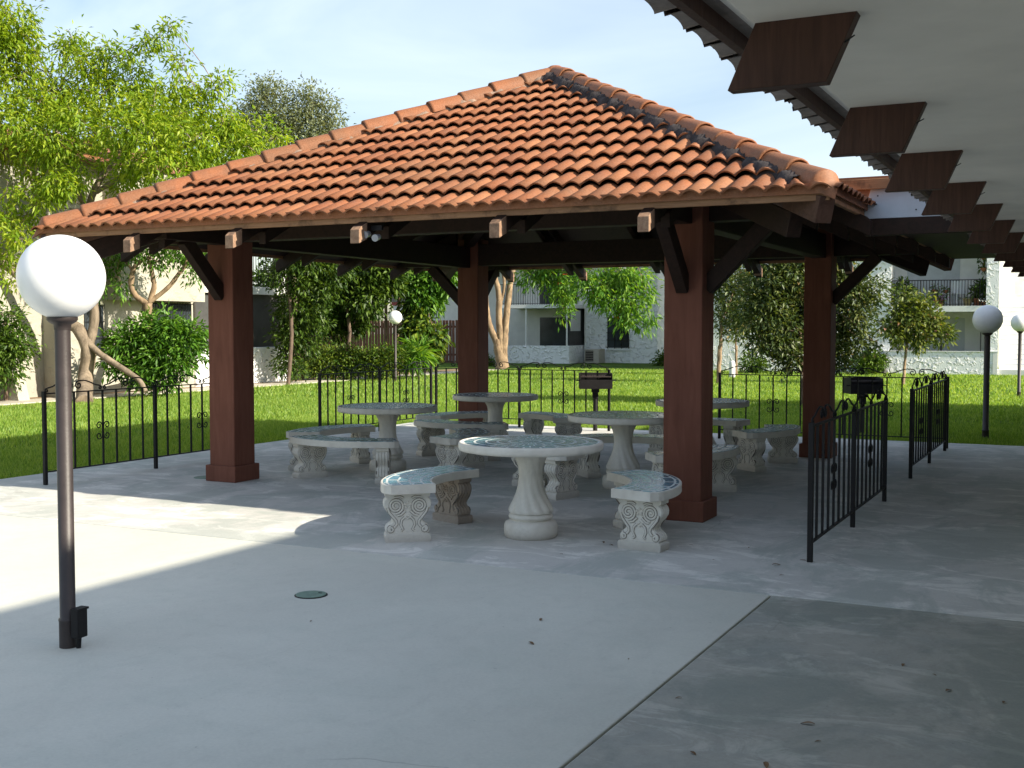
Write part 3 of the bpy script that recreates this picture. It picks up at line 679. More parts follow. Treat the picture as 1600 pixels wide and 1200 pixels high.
def make_bench(dirty=False):
    t = thing('curved_bench', '', 'bench', group='curved mosaic benches round the tables')
    A = R(38)
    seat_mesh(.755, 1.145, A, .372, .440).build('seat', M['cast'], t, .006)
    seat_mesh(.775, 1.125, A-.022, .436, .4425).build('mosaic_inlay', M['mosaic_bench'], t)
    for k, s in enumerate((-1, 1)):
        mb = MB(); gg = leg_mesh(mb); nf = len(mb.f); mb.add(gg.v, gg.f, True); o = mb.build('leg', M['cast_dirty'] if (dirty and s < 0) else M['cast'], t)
        o.data.materials.append(M['grime']); o.data.polygons.foreach_set('material_index', [0]*nf + [1]*(len(mb.f)-nf))
        an = s*R(29); o.location = (.95*math.cos(an), .95*math.sin(an), 0); o.rotation_euler = (0, 0, an)
    return t
tb = make_table()
T = {'T1': (-.72, -1.92), 'T2': (-3.92, 1.02), 'T3': (-3.83, 3.44), 'T4': (-1.08, .94), 'T5': (-1.07, 3.5)}
TL = {'T1': 'nearest round table with blue green mosaic top, pedestal in full view', 'T2': 'round mosaic table nearest the front left post, between two curved benches',
      'T3': 'rear left round mosaic table in front of the rear left post', 'T4': 'middle right round table just left of the front right post, glossy mosaic top', 'T5': 'rear right round table half hidden behind the front right post'}
for i, k in enumerate(T):
    if i == 0: tb.location = (*T[k], 0); tb['label'] = TL[k]; tb.rotation_euler = (0, 0, .3)
    else: dup(tb, (*T[k], 0), i*1.1, TL[k])
bn = make_bench(True); bn2 = make_bench(False)
BL = [('T1', 188, 'near left curved bench beside the nearest table, seen end-on with a grimy brown rear leg', 1),
      ('T1', 24, 'near right curved bench touching the front right post in view, carved scroll leg facing forward', 0),
      ('T2', 172, 'leftmost curved bench, behind the left table next to the lawn', 0),
      ('T2', 271, 'curved bench in front of the left table, long curved front edge', 0),
      ('T2', 17, 'curved bench right of the left table, behind the nearest table at its left rim', 0),
      ('T3', 152, 'curved bench left of the rear left table, farthest left of the back row', 0),
      ('T3', 268, 'curved bench in front of the rear left table', 0),
      ('T3', 55, 'curved bench right of the rear left table, by the back fence', 0),
      ('T4', 225, 'curved bench seen directly behind the pedestal of the nearest table', 0),
      ('T4', 345, 'curved bench just right of the front right post, partly hidden by it', 0),
      ('T4', 105, 'curved bench behind the middle right table', 0),
      ('T5', 352, 'rightmost curved bench, between the two right posts', 0),
      ('T5', 112, 'curved bench farthest back at right, along the back fence', 0)]
fd = True
for (k, a, lab, dirty) in BL:
    if dirty: bn.location = (*T[k], 0); bn.rotation_euler = (0, 0, R(a)); bn['label'] = lab
    elif fd: bn2.location = (*T[k], 0); bn2.rotation_euler = (0, 0, R(a)); bn2['label'] = lab; fd = False
    else: dup(bn2, (*T[k], 0), R(a), lab)

# ------------------------------------------------------------------ grills, cover, litter
def make_grill():
    t = thing('park_grill', '', 'grill', group='black park grills on posts')
    mb = MB(); mb.tube([(0, 0, -.03), (0, 0, .68)], .035, 14); mb.build('pedestal', M['iron'], t)
    mb = MB(); mb.box(-.06, .06, -.06, .06, .60, .66); mb.box(-.045, .045, -.045, .045, .50, .60); mb.build('swivel_collar', M['iron'], t, .01)
    mb = MB()
    # firebox: floor and three walls, open top
    mb.box(-.25, .25, -.19, .19, .66, .672)
    for a in ((-.25, -.242, -.19, .19, .672, .90), (.242, .25, -.19, .19, .672, .90), (-.242, .242, .182, .19, .672, .90), (-.242, .242, -.19, -.182, .672, .80)): mb.box(*a)
    fb = mb.build('firebox', M['iron'], t, .003)
    mb = MB()
    for k in range(13): mb.box(-.235+k*.038, -.227+k*.038, -.18, .18, .845, .853)
    mb.box(-.24, .24, -.182, -.170, .84, .858); mb.box(-.24, .24, .170, .182, .84, .858); mb.build('cooking_grate', M['ironR'], t)
    mb = MB(); mb.tube([(-.25, -.15, .79), (-.30, -.15, .79), (-.31, -.19, .79)], .008, 8); mb.tube([(.25, -.15, .79), (.30, -.15, .79)], .008, 8); mb.build('handle', M['iron'], t)
    return t
gr = make_grill(); g1 = G(930, 673); gr.location = (g1.x, g1.y, 0); gr.rotation_euler = (0, 0, YAW); gr['label'] = 'park grill behind the back fence beyond the tables at centre'
g2 = G(1347, 676); q = dup(gr, (g2.x, g2.y, -.06), YAW+.05, 'park grill on the lawn seen between the rear right post and the edge-on fence')
c = G(486, 930); cv = thing('valve_cover', 'small round green utility cover set in the patio concrete', 'utility cover', (c.x, c.y, 0))
mb = MB(); mb.lathe([(.128, 0), (.128, .004), (.122, .006)], 36); mb.build('cover_ring', M['iron'], cv); cv.scale = (.77, .77, .9)
mb = MB(); mb.lathe([(.119, .004), (.119, .0085), (.114, .0095)], 36); lid = mb.build('lid', M['cover'], cv)
mb = MB(); mb.box(.03, .062, .05, .062, .0090, .0115); mb.build('lift_slot', M['iron'], lid)
c = G(322, 746); mb = MB(); mb.lathe([(.13, 0), (.13, .004), (.12, .007)], 30); o = mb.build('drain_cover', M['cover']); o.location = (c.x, c.y, 0); tag(o, 'flat dark cover in the concrete left of the front left post base', 'utility cover')
# fallen leaves
def leaf_litter(name):
    mb = MB(); n = 6; top = []; 
    for k in range(n+1):
        t = k/n; w_ = .011*math.sin(PI*t)**.7; z = .006+.008*math.sin(t*PI*1.3); top.append((Vector((-.03+.06*t, -w_, z+.004)), Vector((-.03+.06*t, 0, z)), Vector((-.03+.06*t, w_, z+.005))))
    vs = [q for r_ in top for q in r_]
    mb.add(vs, [(3*k+j, 3*k+3+j, 3*k+4+j, 3*k+1+j) for k in range(n) for j in range(2)], True)
    return mb.build(name, M['dry_leaf'])
lf = leaf_litter('fallen_leaf'); first = True
for (px, py, s) in ((1197, 1197, 1.5), (1262, 1132, 1.5), (1060, 1091, .8), (1278, 1159, .7), (1411, 1040, 1.1), (845, 969, 1.2), (830, 1006, 1.3), (1083, 1178, 1), (982, 1030, .6), (1460, 1055, .6), (1115, 875, .8), (1213, 883, 1.6), (1221, 899, .9),
                  (1255, 876, 1.2), (943, 848, 1.3), (955, 852, 1.1), (486, 971, .6), (1568, 1098, 1), (512, 762, .8), (1080, 852, .8), (877, 866, .9), (1170, 856, .7), (1482, 1080, 1.3)):
    c = G(px, py)
    if first: o = lf; first = False
    else: o = lf.copy(); COL.objects.link(o)
    o.location = (c.x, c.y, .001); o.rotation_euler = (0, 0, random.uniform(0, 6)); o.scale = (s*.62, s*.62, s*.35)
    tag(o, 'tiny dry brown leaf lying on the concrete', 'fallen leaf', 'dry leaves scattered on the concrete')

# ------------------------------------------------------------------ foliage
def leaf_cloud(clumps, n, ln, wd, droop=.5, tip=.22, per=14, name='crown', mat=None, parent=None, fold=.25, origin=(0, 0, 0)):
    """clumps: (centre Vector, rx, ry, rz). Leaves grow in rosettes at branch tips spread through each clump."""
    vol = np.array([c[1]*c[2]+c[2]*c[3] for c in clumps]); pr = vol/vol.sum()
    nt_ = max(4, n//per); idx = rng.choice(len(clumps), nt_, p=pr)
    Cc = np.array([list(c[0]) for c in clumps]); Rr = np.array([[c[1], c[2], c[3]] for c in clumps])
    d = rng.normal(size=(nt_, 3)); d /= np.linalg.norm(d, axis=1)[:, None]; rad = rng.uniform(.25, 1.0, nt_)**.55*rng.uniform(.85, 1.12, nt_)
    tips = Cc[idx] + d*rad[:, None]*Rr[idx]
    ti = np.repeat(np.arange(nt_), per); m_ = len(ti)
    base = tips[ti] + rng.normal(size=(m_, 3))*tip*.35
    dr = rng.normal(size=(m_, 3)) + d[ti]*.6; dr[:, 2] -= droop; dr /= np.linalg.norm(dr, axis=1)[:, None]
    base = base + dr*rng.uniform(0, tip, m_)[:, None]
    up = rng.normal(size=(m_, 3))*.55 + np.array([0, 0, 1.0]); sd_ = np.cross(dr, up); sd_ /= (np.linalg.norm(sd_, axis=1)[:, None]+1e-6)
    nn = np.cross(sd_, dr); L_ = ln*rng.uniform(.7, 1.25, m_)[:, None]; W_ = wd*rng.uniform(.7, 1.2, m_)[:, None]
    v = np.zeros((m_, 4, 3)); v[:, 0] = base; v[:, 1] = base + dr*L_*.45 + sd_*W_/2 + nn*W_*fold; v[:, 2] = base + dr*L_ - np.array([0, 0, 1])*L_*.12; v[:, 3] = base + dr*L_*.45 - sd_*W_/2 + nn*W_*fold
    v -= np.array(list(origin))
    f = np.arange(4*m_).reshape(-1, 4); f3 = np.concatenate([f[:, [0, 1, 2]], f[:, [0, 2, 3]]])
    me = arr_mesh(name, v.reshape(-1, 3), f3); me.materials.append(mat); o = bpy.data.objects.new(name, me); COL.objects.link(o)
    if parent: o.parent = parent
    return o, tips
def PC(px, py, dep, rpx, sy=1.0):
    r_ = rpx*dep/FPX; return (D(px, py, dep), r_, r_, r_*sy)
def curve_pts(pts, n=4, wob=.0):
    pts = [Vector(p) for p in pts]; res = []
    for i in range(len(pts)-1):
        p0 = pts[max(i-1, 0)]; p1 = pts[i]; p2 = pts[i+1]; p3 = pts[min(i+2, len(pts)-1)]
        for k in range(n):
            t = k/n; q = .5*((2*p1) + (-p0+p2)*t + (2*p0-5*p1+4*p2-p3)*t*t + (-p0+3*p1-3*p2+p3)*t**3)
            res.append(q + Vector((random.uniform(-wob, wob), random.uniform(-wob, wob), 0)))
    return res + [pts[-1]]
def limb(mb, pts, r0, r1, n=9, wob=.01):
    c = curve_pts(pts, 5, wob); m_ = len(c); mb.tube(c, [(r0+(r1-r0)*i/(m_-1))*random.uniform(.93, 1.07) for i in range(m_)], n)
def make_tree(name, label, cat, base, limbs, clumps, n, ln, wd, lmat, bmat, droop=.5, per=14, tip=.22, group=None, flowers=None, twigs=True, fold=.25):
    base = Vector(base); t = thing(name, label, cat, base, 0, group)
    mb = MB(); ends = []
    for (pts, r0, r1) in limbs: limb(mb, [Vector(p)-base for p in pts], r0, r1); ends.append(Vector(pts[-1]))
    if twigs:
        for c in clumps:
            e = min(ends, key=lambda q: (q-c[0]).length) if ends else base
            mid = (e+c[0])/2 + Vector((random.uniform(-.2, .2), random.uniform(-.2, .2), random.uniform(-.1, .2)))
            rr = max(.012, c[1]*.035); limb(mb, [e-base, mid-base, c[0]-base], rr*1.3, rr*.6, 6)
            for k in range(3):
                dd = Vector((random.gauss(0, 1), random.gauss(0, 1), random.gauss(0, 1))).normalized()*c[1]*.85
                limb(mb, [c[0]-base, c[0]+dd*.5+Vector((0, 0, .05))-base, c[0]+dd-base], rr*.6, .006, 5)
    if mb.v: mb.build('trunk', bmat, t)
    o, tips = leaf_cloud(clumps, n, ln, wd, droop, tip, per, 'crown', lmat, t, fold, base)
    if flowers:
        fm, nf, sz = flowers; sel = tips[rng.choice(len(tips), min(nf, len(tips)), replace=False)]; mb = MB()
        for s in sel:
            c = Vector(s)-base
            for k in range(5):
                a = k*2*PI/5; mb.add([c, c+Vector((math.cos(a)*sz, math.sin(a)*sz, .4*sz)), c+Vector((math.cos(a+.9)*sz, math.sin(a+.9)*sz, -.3*sz))+Vector((0, 0, random.uniform(-.5, .5)*sz))], [(0, 1, 2)])
        mb.build('blossoms', fm, t)
    return t

# big bright tree at left
b = G(132, 628); b.z = -.04
dT = 26.5
limbs = [([b, D(133, 590, dT), D(138, 545, dT), D(120, 510, dT)], .20, .14),
         ([D(125, 515, dT), D(85, 490, dT), D(55, 455, dT-.3), D(5, 412, dT-.6), D(-60, 380, dT-1)], .13, .09),
         ([D(138, 545, dT), D(147, 500, dT), D(146, 440, dT), D(150, 390, dT), D(140, 330, dT)], .11, .08),
         ([D(140, 330, dT), D(146, 300, dT), D(165, 270, dT), D(200, 235, dT)], .09, .05),
         ([D(140, 330, dT), D(115, 290, dT), D(90, 220, dT), D(95, 150, dT)], .08, .04),
         ([D(5, 412, dT-.6), D(30, 350, dT), D(60, 320, dT), D(30, 230, dT)], .07, .04),
         ([D(150, 300, dT), D(220, 260, dT), D(300, 225, dT), D(360, 200, dT)], .06, .03),
         ([D(60, 325, dT), D(20, 290, dT), D(-5, 270, dT)], .05, .03),
         ([D(120, 515, dT), D(150, 548, dT-.1), D(185, 572, dT-.3), D(215, 592, dT-.5), D(228, 612, dT-.6)], .08, .055)]
cl = [(18, 28, 26, 38), (45, 62, 26, 24), (8, 80, 26, 34), (112, 58, 26.5, 17), (105, 82, 26.5, 22), (160, 76, 26, 18), (140, 105, 26, 30), (205, 85, 26, 20), (232, 62, 26, 14), (268, 42, 26, 16), (250, 58, 26, 13), (285, 98, 26, 19), (288, 125, 26, 24), (347, 125, 26, 12), (325, 140, 26, 18),
      (30, 120, 26, 40), (60, 160, 25.5, 42), (20, 190, 25, 42), (95, 140, 26, 34), (75, 215, 25, 38), (120, 180, 25, 30), (160, 150, 26, 38), (205, 125, 26.5, 34), (185, 200, 25, 38), (240, 165, 25.5, 40), (235, 220, 25, 44), (290, 175, 26, 40), (300, 220, 25.3, 42), (345, 190, 26, 38), (355, 225, 26, 36), (400, 205, 26.5, 26), (430, 218, 26.5, 18), (395, 235, 26, 26), (260, 262, 25, 36), (205, 265, 26, 26), (60, 255, 25.5, 30), (100, 240, 25.5, 30), (115, 270, 25.3, 26), (90, 285, 25, 24), (15, 230, 26, 26), (310, 250, 26, 28), (65, 300, 25, 20), (10, 300, 25, 20), (190, 290, 27, 22), (175, 240, 27.5, 26),
      (12, 345, 25, 26), (40, 375, 25, 22), (8, 400, 25, 24), (45, 340, 25.5, 20), (22, 440, 25, 14), (-40, 60, 26, 60), (-60, 180, 26, 70), (330, 240, 29, 34), (250, 190, 29, 60), (120, 200, 29.5, 60)]
make_tree('shade_tree', 'big bright green leafy tree with pale branching trunk at the far left', 'tree', b, limbs, [PC(x, y, d, r*1.0, .9) for x, y, d, r in cl], 33000, .155, .052, M['leaf_bright'], M['bark'], droop=.8, per=22, tip=.24)

# dark low growth at far left
for (lab, cl, bx, by) in (('small shaded shrub at the left edge beside the wall', [(8, 500, 25, 22), (25, 540, 25, 24), (8, 575, 25, 24), (-20, 540, 25, 40)], 10, 625),):
    b = G(bx, by); b.z = -.04
    make_tree('shrub', lab, 'shrub', b, [([b, D(cl[0][0], cl[0][1], cl[0][2])], .04, .02)], [PC(x, y, d, r) for x, y, d, r in cl], 4200, .13, .05, M['leaf_dark'], M['bark_dark'], .4, 12)
# twisted small tree before the left house
b = G(238, 602); b.z = -.04; dt = 28.2
limbs = [([b, D(236, 560, dt), D(234, 510, dt), D(231, 475, dt)], .13, .11), ([D(231, 475, dt), D(212, 462, dt), D(204, 440, dt), D(212, 415, dt), D(225, 405, dt)], .075, .05),
         ([D(232, 478, dt), D(240, 450, dt), D(238, 430, dt), D(232, 400, dt)], .07, .05), ([D(234, 472, dt), D(262, 450, dt), D(280, 428, dt), D(292, 410, dt), D(300, 380, dt)], .06, .04),
         ([D(225, 475, dt), D(208, 455, dt), D(207, 425, dt), D(190, 400, dt)], .04, .03)]
cl = [(195, 385, dt, 24), (230, 380, dt, 26), (275, 385, dt, 24), (305, 395, dt, 20), (175, 410, dt, 14), (300, 425, dt, 12), (190, 445, dt, 8), (160, 445, dt, 8), (250, 410, dt, 10)]
make_tree('twisted_tree', 'small tree with twisted forking trunk in front of the left house', 'tree', b, limbs, [PC(*c) for c in cl], 3000, .13, .05, M['leaf_bush'], M['bark_tan'], .6, 12)
# bright bush
b = G(240, 606); b.z = -.04; dt = 27.0
cl = [(195, 535, dt, 26), (180, 560, dt, 20), (230, 520, dt, 28), (262, 512, dt, 26), (290, 530, dt, 24), (245, 555, dt, 34), (210, 575, dt, 22), (285, 560, dt, 24), (255, 585, dt, 22), (225, 590, dt, 18), (305, 515, dt, 12), (178, 525, dt, 12), (318, 545, dt, 10)]
make_tree('leafy_bush', 'bright green rounded bush in front of the barred window', 'bush', b, [([b, D(240, 560, dt)], .06, .03)], [PC(x, y, d, r*.85) for x, y, d, r in cl], 6500, .17, .06, M['leaf_bush'], M['bark_dark'], .35, 14)

# far grey-green tree
b = G(455, 556); b = D(455, 556, 62); b.z = -.04
cl = [(392, 165, 62, 13), (402, 140, 62, 10), (420, 135, 62, 13), (412, 160, 62, 15), (440, 150, 62, 12), (435, 175, 62, 18), (450, 185, 62, 18), (410, 190, 62, 22), (470, 150, 62, 13), (488, 145, 62, 10), (480, 168, 62, 17), (505, 160, 62, 12), (518, 178, 62, 11), (510, 195, 62, 16), (528, 195, 62, 7), (470, 200, 62, 26), (430, 215, 62, 30), (500, 220, 62, 26), (380, 205, 62, 24), (378, 180, 62, 10)]
make_tree('grey_green_tree', 'distant grey green tree top rising behind the tiled roof', 'tree', b, [([b, D(455, 400, 62), D(450, 250, 62)], .35, .2), ([D(450, 250, 62), D(475, 190, 62), D(490, 160, 62)], .1, .03), ([D(450, 250, 62), D(425, 190, 62), D(415, 150, 62)], .1, .03)], [PC(*c) for c in cl], 13000, .20, .09, M['leaf_grey'], M['bark'], .1, 9, tip=.55)

# dark tree mass between the left house and the fence
defs = [('tall dark leafy tree directly right of the left house', (450, 590), 33, [(455, 430, 33, 30), (480, 400, 33, 40), (465, 480, 33.5, 34), (500, 440, 33.5, 34), (455, 520, 34, 26), (520, 410, 33.5, 30), (445, 560, 34, 18), (490, 500, 34, 24), (480, 535, 34.3, 20), (460, 575, 34, 16)], 10500, M['leaf_deep'], .15),
        ('dark broad-leaf tree hanging over the brown fence', (540, 585), 36, [(540, 430, 36, 40), (575, 420, 36, 36), (530, 480, 37, 30), (570, 465, 36, 28), (605, 410, 36, 30), (560, 500, 37, 16), (615, 445, 36.5, 16), (525, 515, 37, 14)], 8000, M['leaf_deep'], .22),
        ('sunlit leafy tree with pale stems left of the rear left post', (655, 575), 38, [(650, 430, 38, 26), (660, 455, 38, 22), (640, 440, 38, 18), (690, 430, 38, 24), (675, 470, 38.5, 18)], 3200, M['leaf_bush'], .25)]
for lab, bp, dd, cl, n, mt, ln in defs:
    b = D(bp[0], bp[1], dd); b.z = -.04
    make_tree('garden_tree', lab, 'tree', b, [([b, D(bp[0]+6, 520, dd), D(bp[0], 440, dd), D(bp[0], 390, dd)], .06, .04)], [PC(*c) for c in cl], n, ln, ln*.4, mt, M['bark_dark'], .4, 12)
# creeper covered trunk + palms
b = D(655, 580, 38); b.z = -.04
cl = [(650, 500, 38, 16), (655, 525, 38, 22), (662, 550, 38, 20), (645, 475, 38, 13), (680, 525, 38, 12), (640, 555, 38, 14)]
make_tree('climbing_vine', 'pale green broad-leaf creeper climbing a leaning trunk by the fence', 'plant', b, [([b, D(645, 520, 38), D(650, 470, 38), D(660, 430, 38)], .07, .05)], [PC(*c) for c in cl], 2300, .26, .13, M['leaf_hedge'], M['bark_tan'], .9, 8)
for i, (x0, x1) in enumerate(((603, 602), (622, 626), (640, 655))):
    b = D(x0, 575, 39+i*.4); b.z = -.04
    t = thing('palm', ['thin pale palm stem left of the distant lamp globe', 'thin pale palm stem directly above the distant lamp', 'leaning pale palm stem right of the distant lamp'][i], 'palm tree', b)
    mb = MB(); limb(mb, [Vector((0, 0, 0)), D(x0, 500, 39+i*.4)-b, D(x1, 400, 39+i*.4)-b], .06, .045); mb.build('trunk', M['bark_tan'], t)
    leaf_cloud([PC(x1, 400, 39+i*.4, 26, .6)], 260, .9, .07, .5, .2, 10, 'fronds', M['leaf_hedge'], t, origin=b)
# yellow fern palm, hedge
b = D(642, 585, 36.5); b.z = -.04
t = thing('fern_palm', 'yellow green feathery fern at the right end of the hedge', 'fern', b)
leaf_cloud([PC(640, 560, 36.5, 15, .8), PC(655, 548, 36.5, 12, .8)], 420, .55, .05, .25, .15, 12, 'fronds', M['leaf_flame'], t, origin=b)
for i, (x, r_) in enumerate(((505, 17), (540, 17), (575, 16), (605, 17))):
    b = D(x, 588, 36); b.z = -.04
    make_tree('hedge_shrub', ['yellowish hedge shrub at the left end beside the bare sapling', 'second hedge shrub from the left below the brown fence', 'third hedge shrub from the left below the brown fence', 'hedge shrub just left of the distant lamp pole'][i], 'hedge', b,
              [([b, D(x, 570, 36)], .03, .02)], [PC(x, 562, 36, r_), PC(x-15, 566, 36, r_*.9), PC(x+14, 560, 36, r_), PC(x, 578, 36, r_)], 2600, .11, .05, M['leaf_hedge'], M['bark_dark'], .1, 10, group='hedge shrubs below the brown fence')
# bare sapling
b = G(472, 592); b.z = -.04; dt = (b-CC).dot(CF)
make_tree('sapling', 'thin leaning sapling with curved bare stem and sparse leaves', 'tree', b, [([b, D(474, 560, dt), D(478, 520, dt), D(485, 495, dt), D(505, 482, dt)], .045, .02), ([b, D(462, 575, dt), D(455, 545, dt)], .03, .012), ([b, D(480, 575, dt), D(488, 555, dt)], .03, .012), ([D(477, 520, dt), D(490, 510, dt), D(500, 506, dt)], .015, .01)],
          [PC(455, 530, dt, 12), PC(450, 515, dt, 10), PC(510, 478, dt, 14), PC(530, 468, dt, 12), PC(500, 506, dt, 9), PC(462, 552, dt, 9), PC(490, 560, dt, 8)], 900, .14, .06, M['leaf_bush'], M['bark_tan'], .4, 8)
# poinciana
b = G(785, 576); b.z = -.04; dp = (b-CC).dot(CF)
limbs = [([b, D(784, 563, dp), D(780, 548, dp), D(777, 530, dp)], .31, .15), ([D(782, 560, dp), D(776, 535, dp), D(764, 505, dp), D(760, 470, dp), D(758, 400, dp)], .16, .08), ([D(784, 560, dp), D(782, 530, dp), D(780, 490, dp), D(779, 455, dp), D(770, 420, dp), D(768, 380, dp)], .17, .08),
         ([D(786, 562, dp), D(788, 535, dp), D(790, 510, dp), D(795, 460, dp), D(802, 420, dp), D(810, 370, dp)], .17, .09), ([D(781, 475, dp), D(788, 450, dp), D(785, 420, dp)], .07, .05)]
limbs += [([D(802, 400, dp), D(840, 375, dp-2), D(880, 380, dp-4)], .09, .05), ([D(810, 370, dp), D(900, 350, dp-4), D(980, 390, dp-6)], .09, .04)]
cl = [(830, 430, dp-5, 22), (850, 420, dp-5, 18), (880, 455, dp-5, 16), (875, 435, dp-5, 20), (845, 450, dp-5, 10), (880, 485, dp-5, 9)]
cl2 = [(935, 440, dp-7, 28), (965, 430, dp-7, 26), (990, 430, dp-7, 26), (955, 465, dp-7, 24), (985, 470, dp-7, 24), (1005, 460, dp-7, 18), (975, 495, dp-7, 15), (1015, 495, dp-7, 11), (1000, 505, dp-7, 9), (925, 470, dp-7, 12), (910, 430, dp-7, 16)]
top = [(780, 330, dp, 60), (860, 320, dp-3, 60), (960, 330, dp-6, 60), (720, 340, dp, 50), (690, 430, dp+1, 10), (735, 400, dp, 14)]
make_tree('flame_tree', 'flame tree with forked tan trunk and drooping sprays dotted with red flowers', 'tree', b, limbs, [PC(*c, .8) for c in cl+cl2] + [PC(*c, .5) for c in top], 15000, .24, .065, M['leaf_flame'], M['bark_tan'], .9, 18, tip=.3, flowers=(M['red_flower'], 60, .09))

# crape myrtles on the right
def myrtle(bp, lab, cl, n, stems, mt=M['leaf_myrtle'], fl=None, bark=M['bark_tan'], ln=.11, r=.05, d=None):
    b = G(*bp) if d is None else D(bp[0], bp[1], d); b.z = -.04; dd = (b-CC).dot(CF)
    lm = [([b, D((bp[0]+sx)/2, (bp[1]+sy)/2, dd), D(sx, sy, dd)], r, r*.6) for sx, sy in stems]
    return make_tree('crape_myrtle' if mt != M['leaf_pink'] else 'young_tree', lab, 'tree', b, lm, [PC(x, y, dd+dz, r_) for x, y, dz, r_ in cl], n, ln, ln*.45, mt, bark, .3, 12, flowers=fl)
myrtle((1256, 633), 'large bushy crape myrtle with reddish trunk just left of the rear right post', [(1200, 440, 0, 34), (1240, 425, 0, 34), (1230, 470, .5, 40), (1190, 480, 0, 32), (1215, 515, 0, 32), (1250, 510, .5, 36), (1190, 530, 0, 20), (1240, 550, 0, 24), (1290, 440, .5, 34), (1330, 450, 0, 28), (1300, 490, .5, 36), (1340, 490, 0, 22), (1310, 530, .5, 32), (1345, 530, 0, 14), (1300, 560, .5, 20), (1360, 450, 0, 16), (1225, 400, 0, 30), (1300, 400, 0, 30), (1215, 570, 0, 10), (1365, 535, 0, 8)],
       21000, [(1254, 560), (1250, 520), (1290, 480)], fl=(M['white_flower'], 40, .035), bark=M['bark_dark'], ln=.115, r=.05)
myrtle((1122, 598), 'slender crape myrtle with pale trunk just right of the front right post', [(1130, 460, 0, 22), (1150, 440, 0, 24), (1140, 490, 0, 20), (1165, 470, 0, 22), (1160, 500, 0, 18), (1135, 515, 0, 10), (1175, 430, 0, 20), (1120, 440, 0, 20)],
       3600, [(1124, 540), (1128, 500)], fl=(M['white_flower'], 16, .045), ln=.13, r=.07)
myrtle((1150, 586), 'thin young crape myrtle beside the small white marker post', [(1150, 500, 0, 14), (1155, 520, 0, 12), (1145, 480, 0, 12), (1165, 510, 0, 10)], 900, [(1151, 540), (1150, 510)], ln=.14, r=.045)
myrtle((1411, 600), 'small round topped young tree with pinkish new growth before the white balcony', [(1427, 478, 0, 15), (1405, 488, 0, 13), (1392, 507, 0, 12), (1425, 500, 0, 17), (1450, 493, 0, 13), (1458, 516, 0, 13), (1432, 522, 0, 13), (1402, 524, 0, 11), (1474, 520, 0, 9), (1445, 472, 0, 9), (1412, 464, 0, 8), (1381, 512, 0, 6), (1470, 500, 0, 6), (1437, 535, 0, 7)],
       3300, [(1414, 560), (1417, 530), (1420, 505)], mt=M['leaf_pink'], fl=(M['pink_flower'], 10, .05), ln=.17, r=.045)
# shrubs against the middle buildings
for i, (x, y, d_, r_, lab) in enumerate(((1035, 563, 50, 9, 'small dark shrub at the corner of the middle house'), (1175, 568, 41, 14, 'low dark shrub behind the small white marker post'), (1345, 570, 40, 12, 'dark shrub beside the air conditioner near the low stucco wall'), (1365, 560, 40, 10, 'small dark shrub in front of the right house corner'), (758, 566, 50, 7, 'tiny dark shrub left of the flame tree trunk'))):
    b = D(x, y+8, d_); b.z = -.04
    make_tree('foundation_shrub', lab, 'shrub', b, [], [PC(x, y, d_, r_), PC(x+r_*.8, y+4, d_, r_*.7)], 700, .16, .07, M['leaf_dark'], M['bark_dark'], .1, 10)
# backdrop trees far behind
for i, (x, y, d_, r_, lab) in enumerate(((560, 400, 75, 60, 'dark tree mass far behind the brown fence'), (470, 420, 70, 50, 'dark tree far behind the sapling'), (690, 400, 80, 50, 'dark tree far behind the red roofed shed'), (1060, 430, 90, 40, 'distant tree behind the gap beside the middle house'))):
    b = D(x, 545, d_); b.z = -.04
    make_tree('background_tree', lab, 'tree', b, [([b, D(x, y, d_)], .3, .15)], [PC(x, y, d_, r_), PC(x-r_*.7, y+30, d_, r_*.8), PC(x+r_*.7, y+25, d_, r_*.8), PC(x, y+60, d_, r_*.8)], 7000, .38, .18, M['leaf_dark'], M['bark_dark'], .1, 12, tip=.5)

# ------------------------------------------------------------------ railings and house helper
def railing(parent, a, b, z0, z1, n, name='railing', r=.012):
    mb = MB(); a = Vector(a); b = Vector(b)
    mb.tube([a+Z3*z1, b+Z3*z1], .018, 6); mb.tube([a+Z3*(z0+.06), b+Z3*(z0+.06)], .012, 6)
    for k in range(n+1):
        p = a.lerp(b, k/n); mb.tube([p+Z3*z0, p+Z3*z1], r if k % 10 else .02, 4)
    return mb.build(name, M['iron'], parent)

# --- left house (faces +x)
XL = -19.0
lh = thing('left_house', 'cream stucco two storey apartment house at left, wall colour darkened for tree shade', 'building', (0, 0, 0))
def bx(name, mat, par, *a, bevel=0): return box(name, mat, par, *a, bevel=bevel)
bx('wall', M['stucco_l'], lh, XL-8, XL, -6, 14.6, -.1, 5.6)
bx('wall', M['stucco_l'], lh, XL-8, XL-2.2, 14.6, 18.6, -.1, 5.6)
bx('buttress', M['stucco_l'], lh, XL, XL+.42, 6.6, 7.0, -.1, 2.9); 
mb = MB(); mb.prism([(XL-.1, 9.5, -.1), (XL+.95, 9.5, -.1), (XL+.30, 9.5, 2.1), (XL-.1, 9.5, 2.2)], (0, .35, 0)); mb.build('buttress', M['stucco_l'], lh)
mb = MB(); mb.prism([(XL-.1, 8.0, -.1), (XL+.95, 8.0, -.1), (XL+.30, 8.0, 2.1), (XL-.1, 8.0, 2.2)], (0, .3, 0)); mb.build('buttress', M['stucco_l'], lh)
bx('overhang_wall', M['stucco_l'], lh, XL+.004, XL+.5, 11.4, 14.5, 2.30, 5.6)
bx('balcony_slab', M['white'], lh, XL-2.2, XL+.10, 14.6, 18.6, 2.58, 2.80)
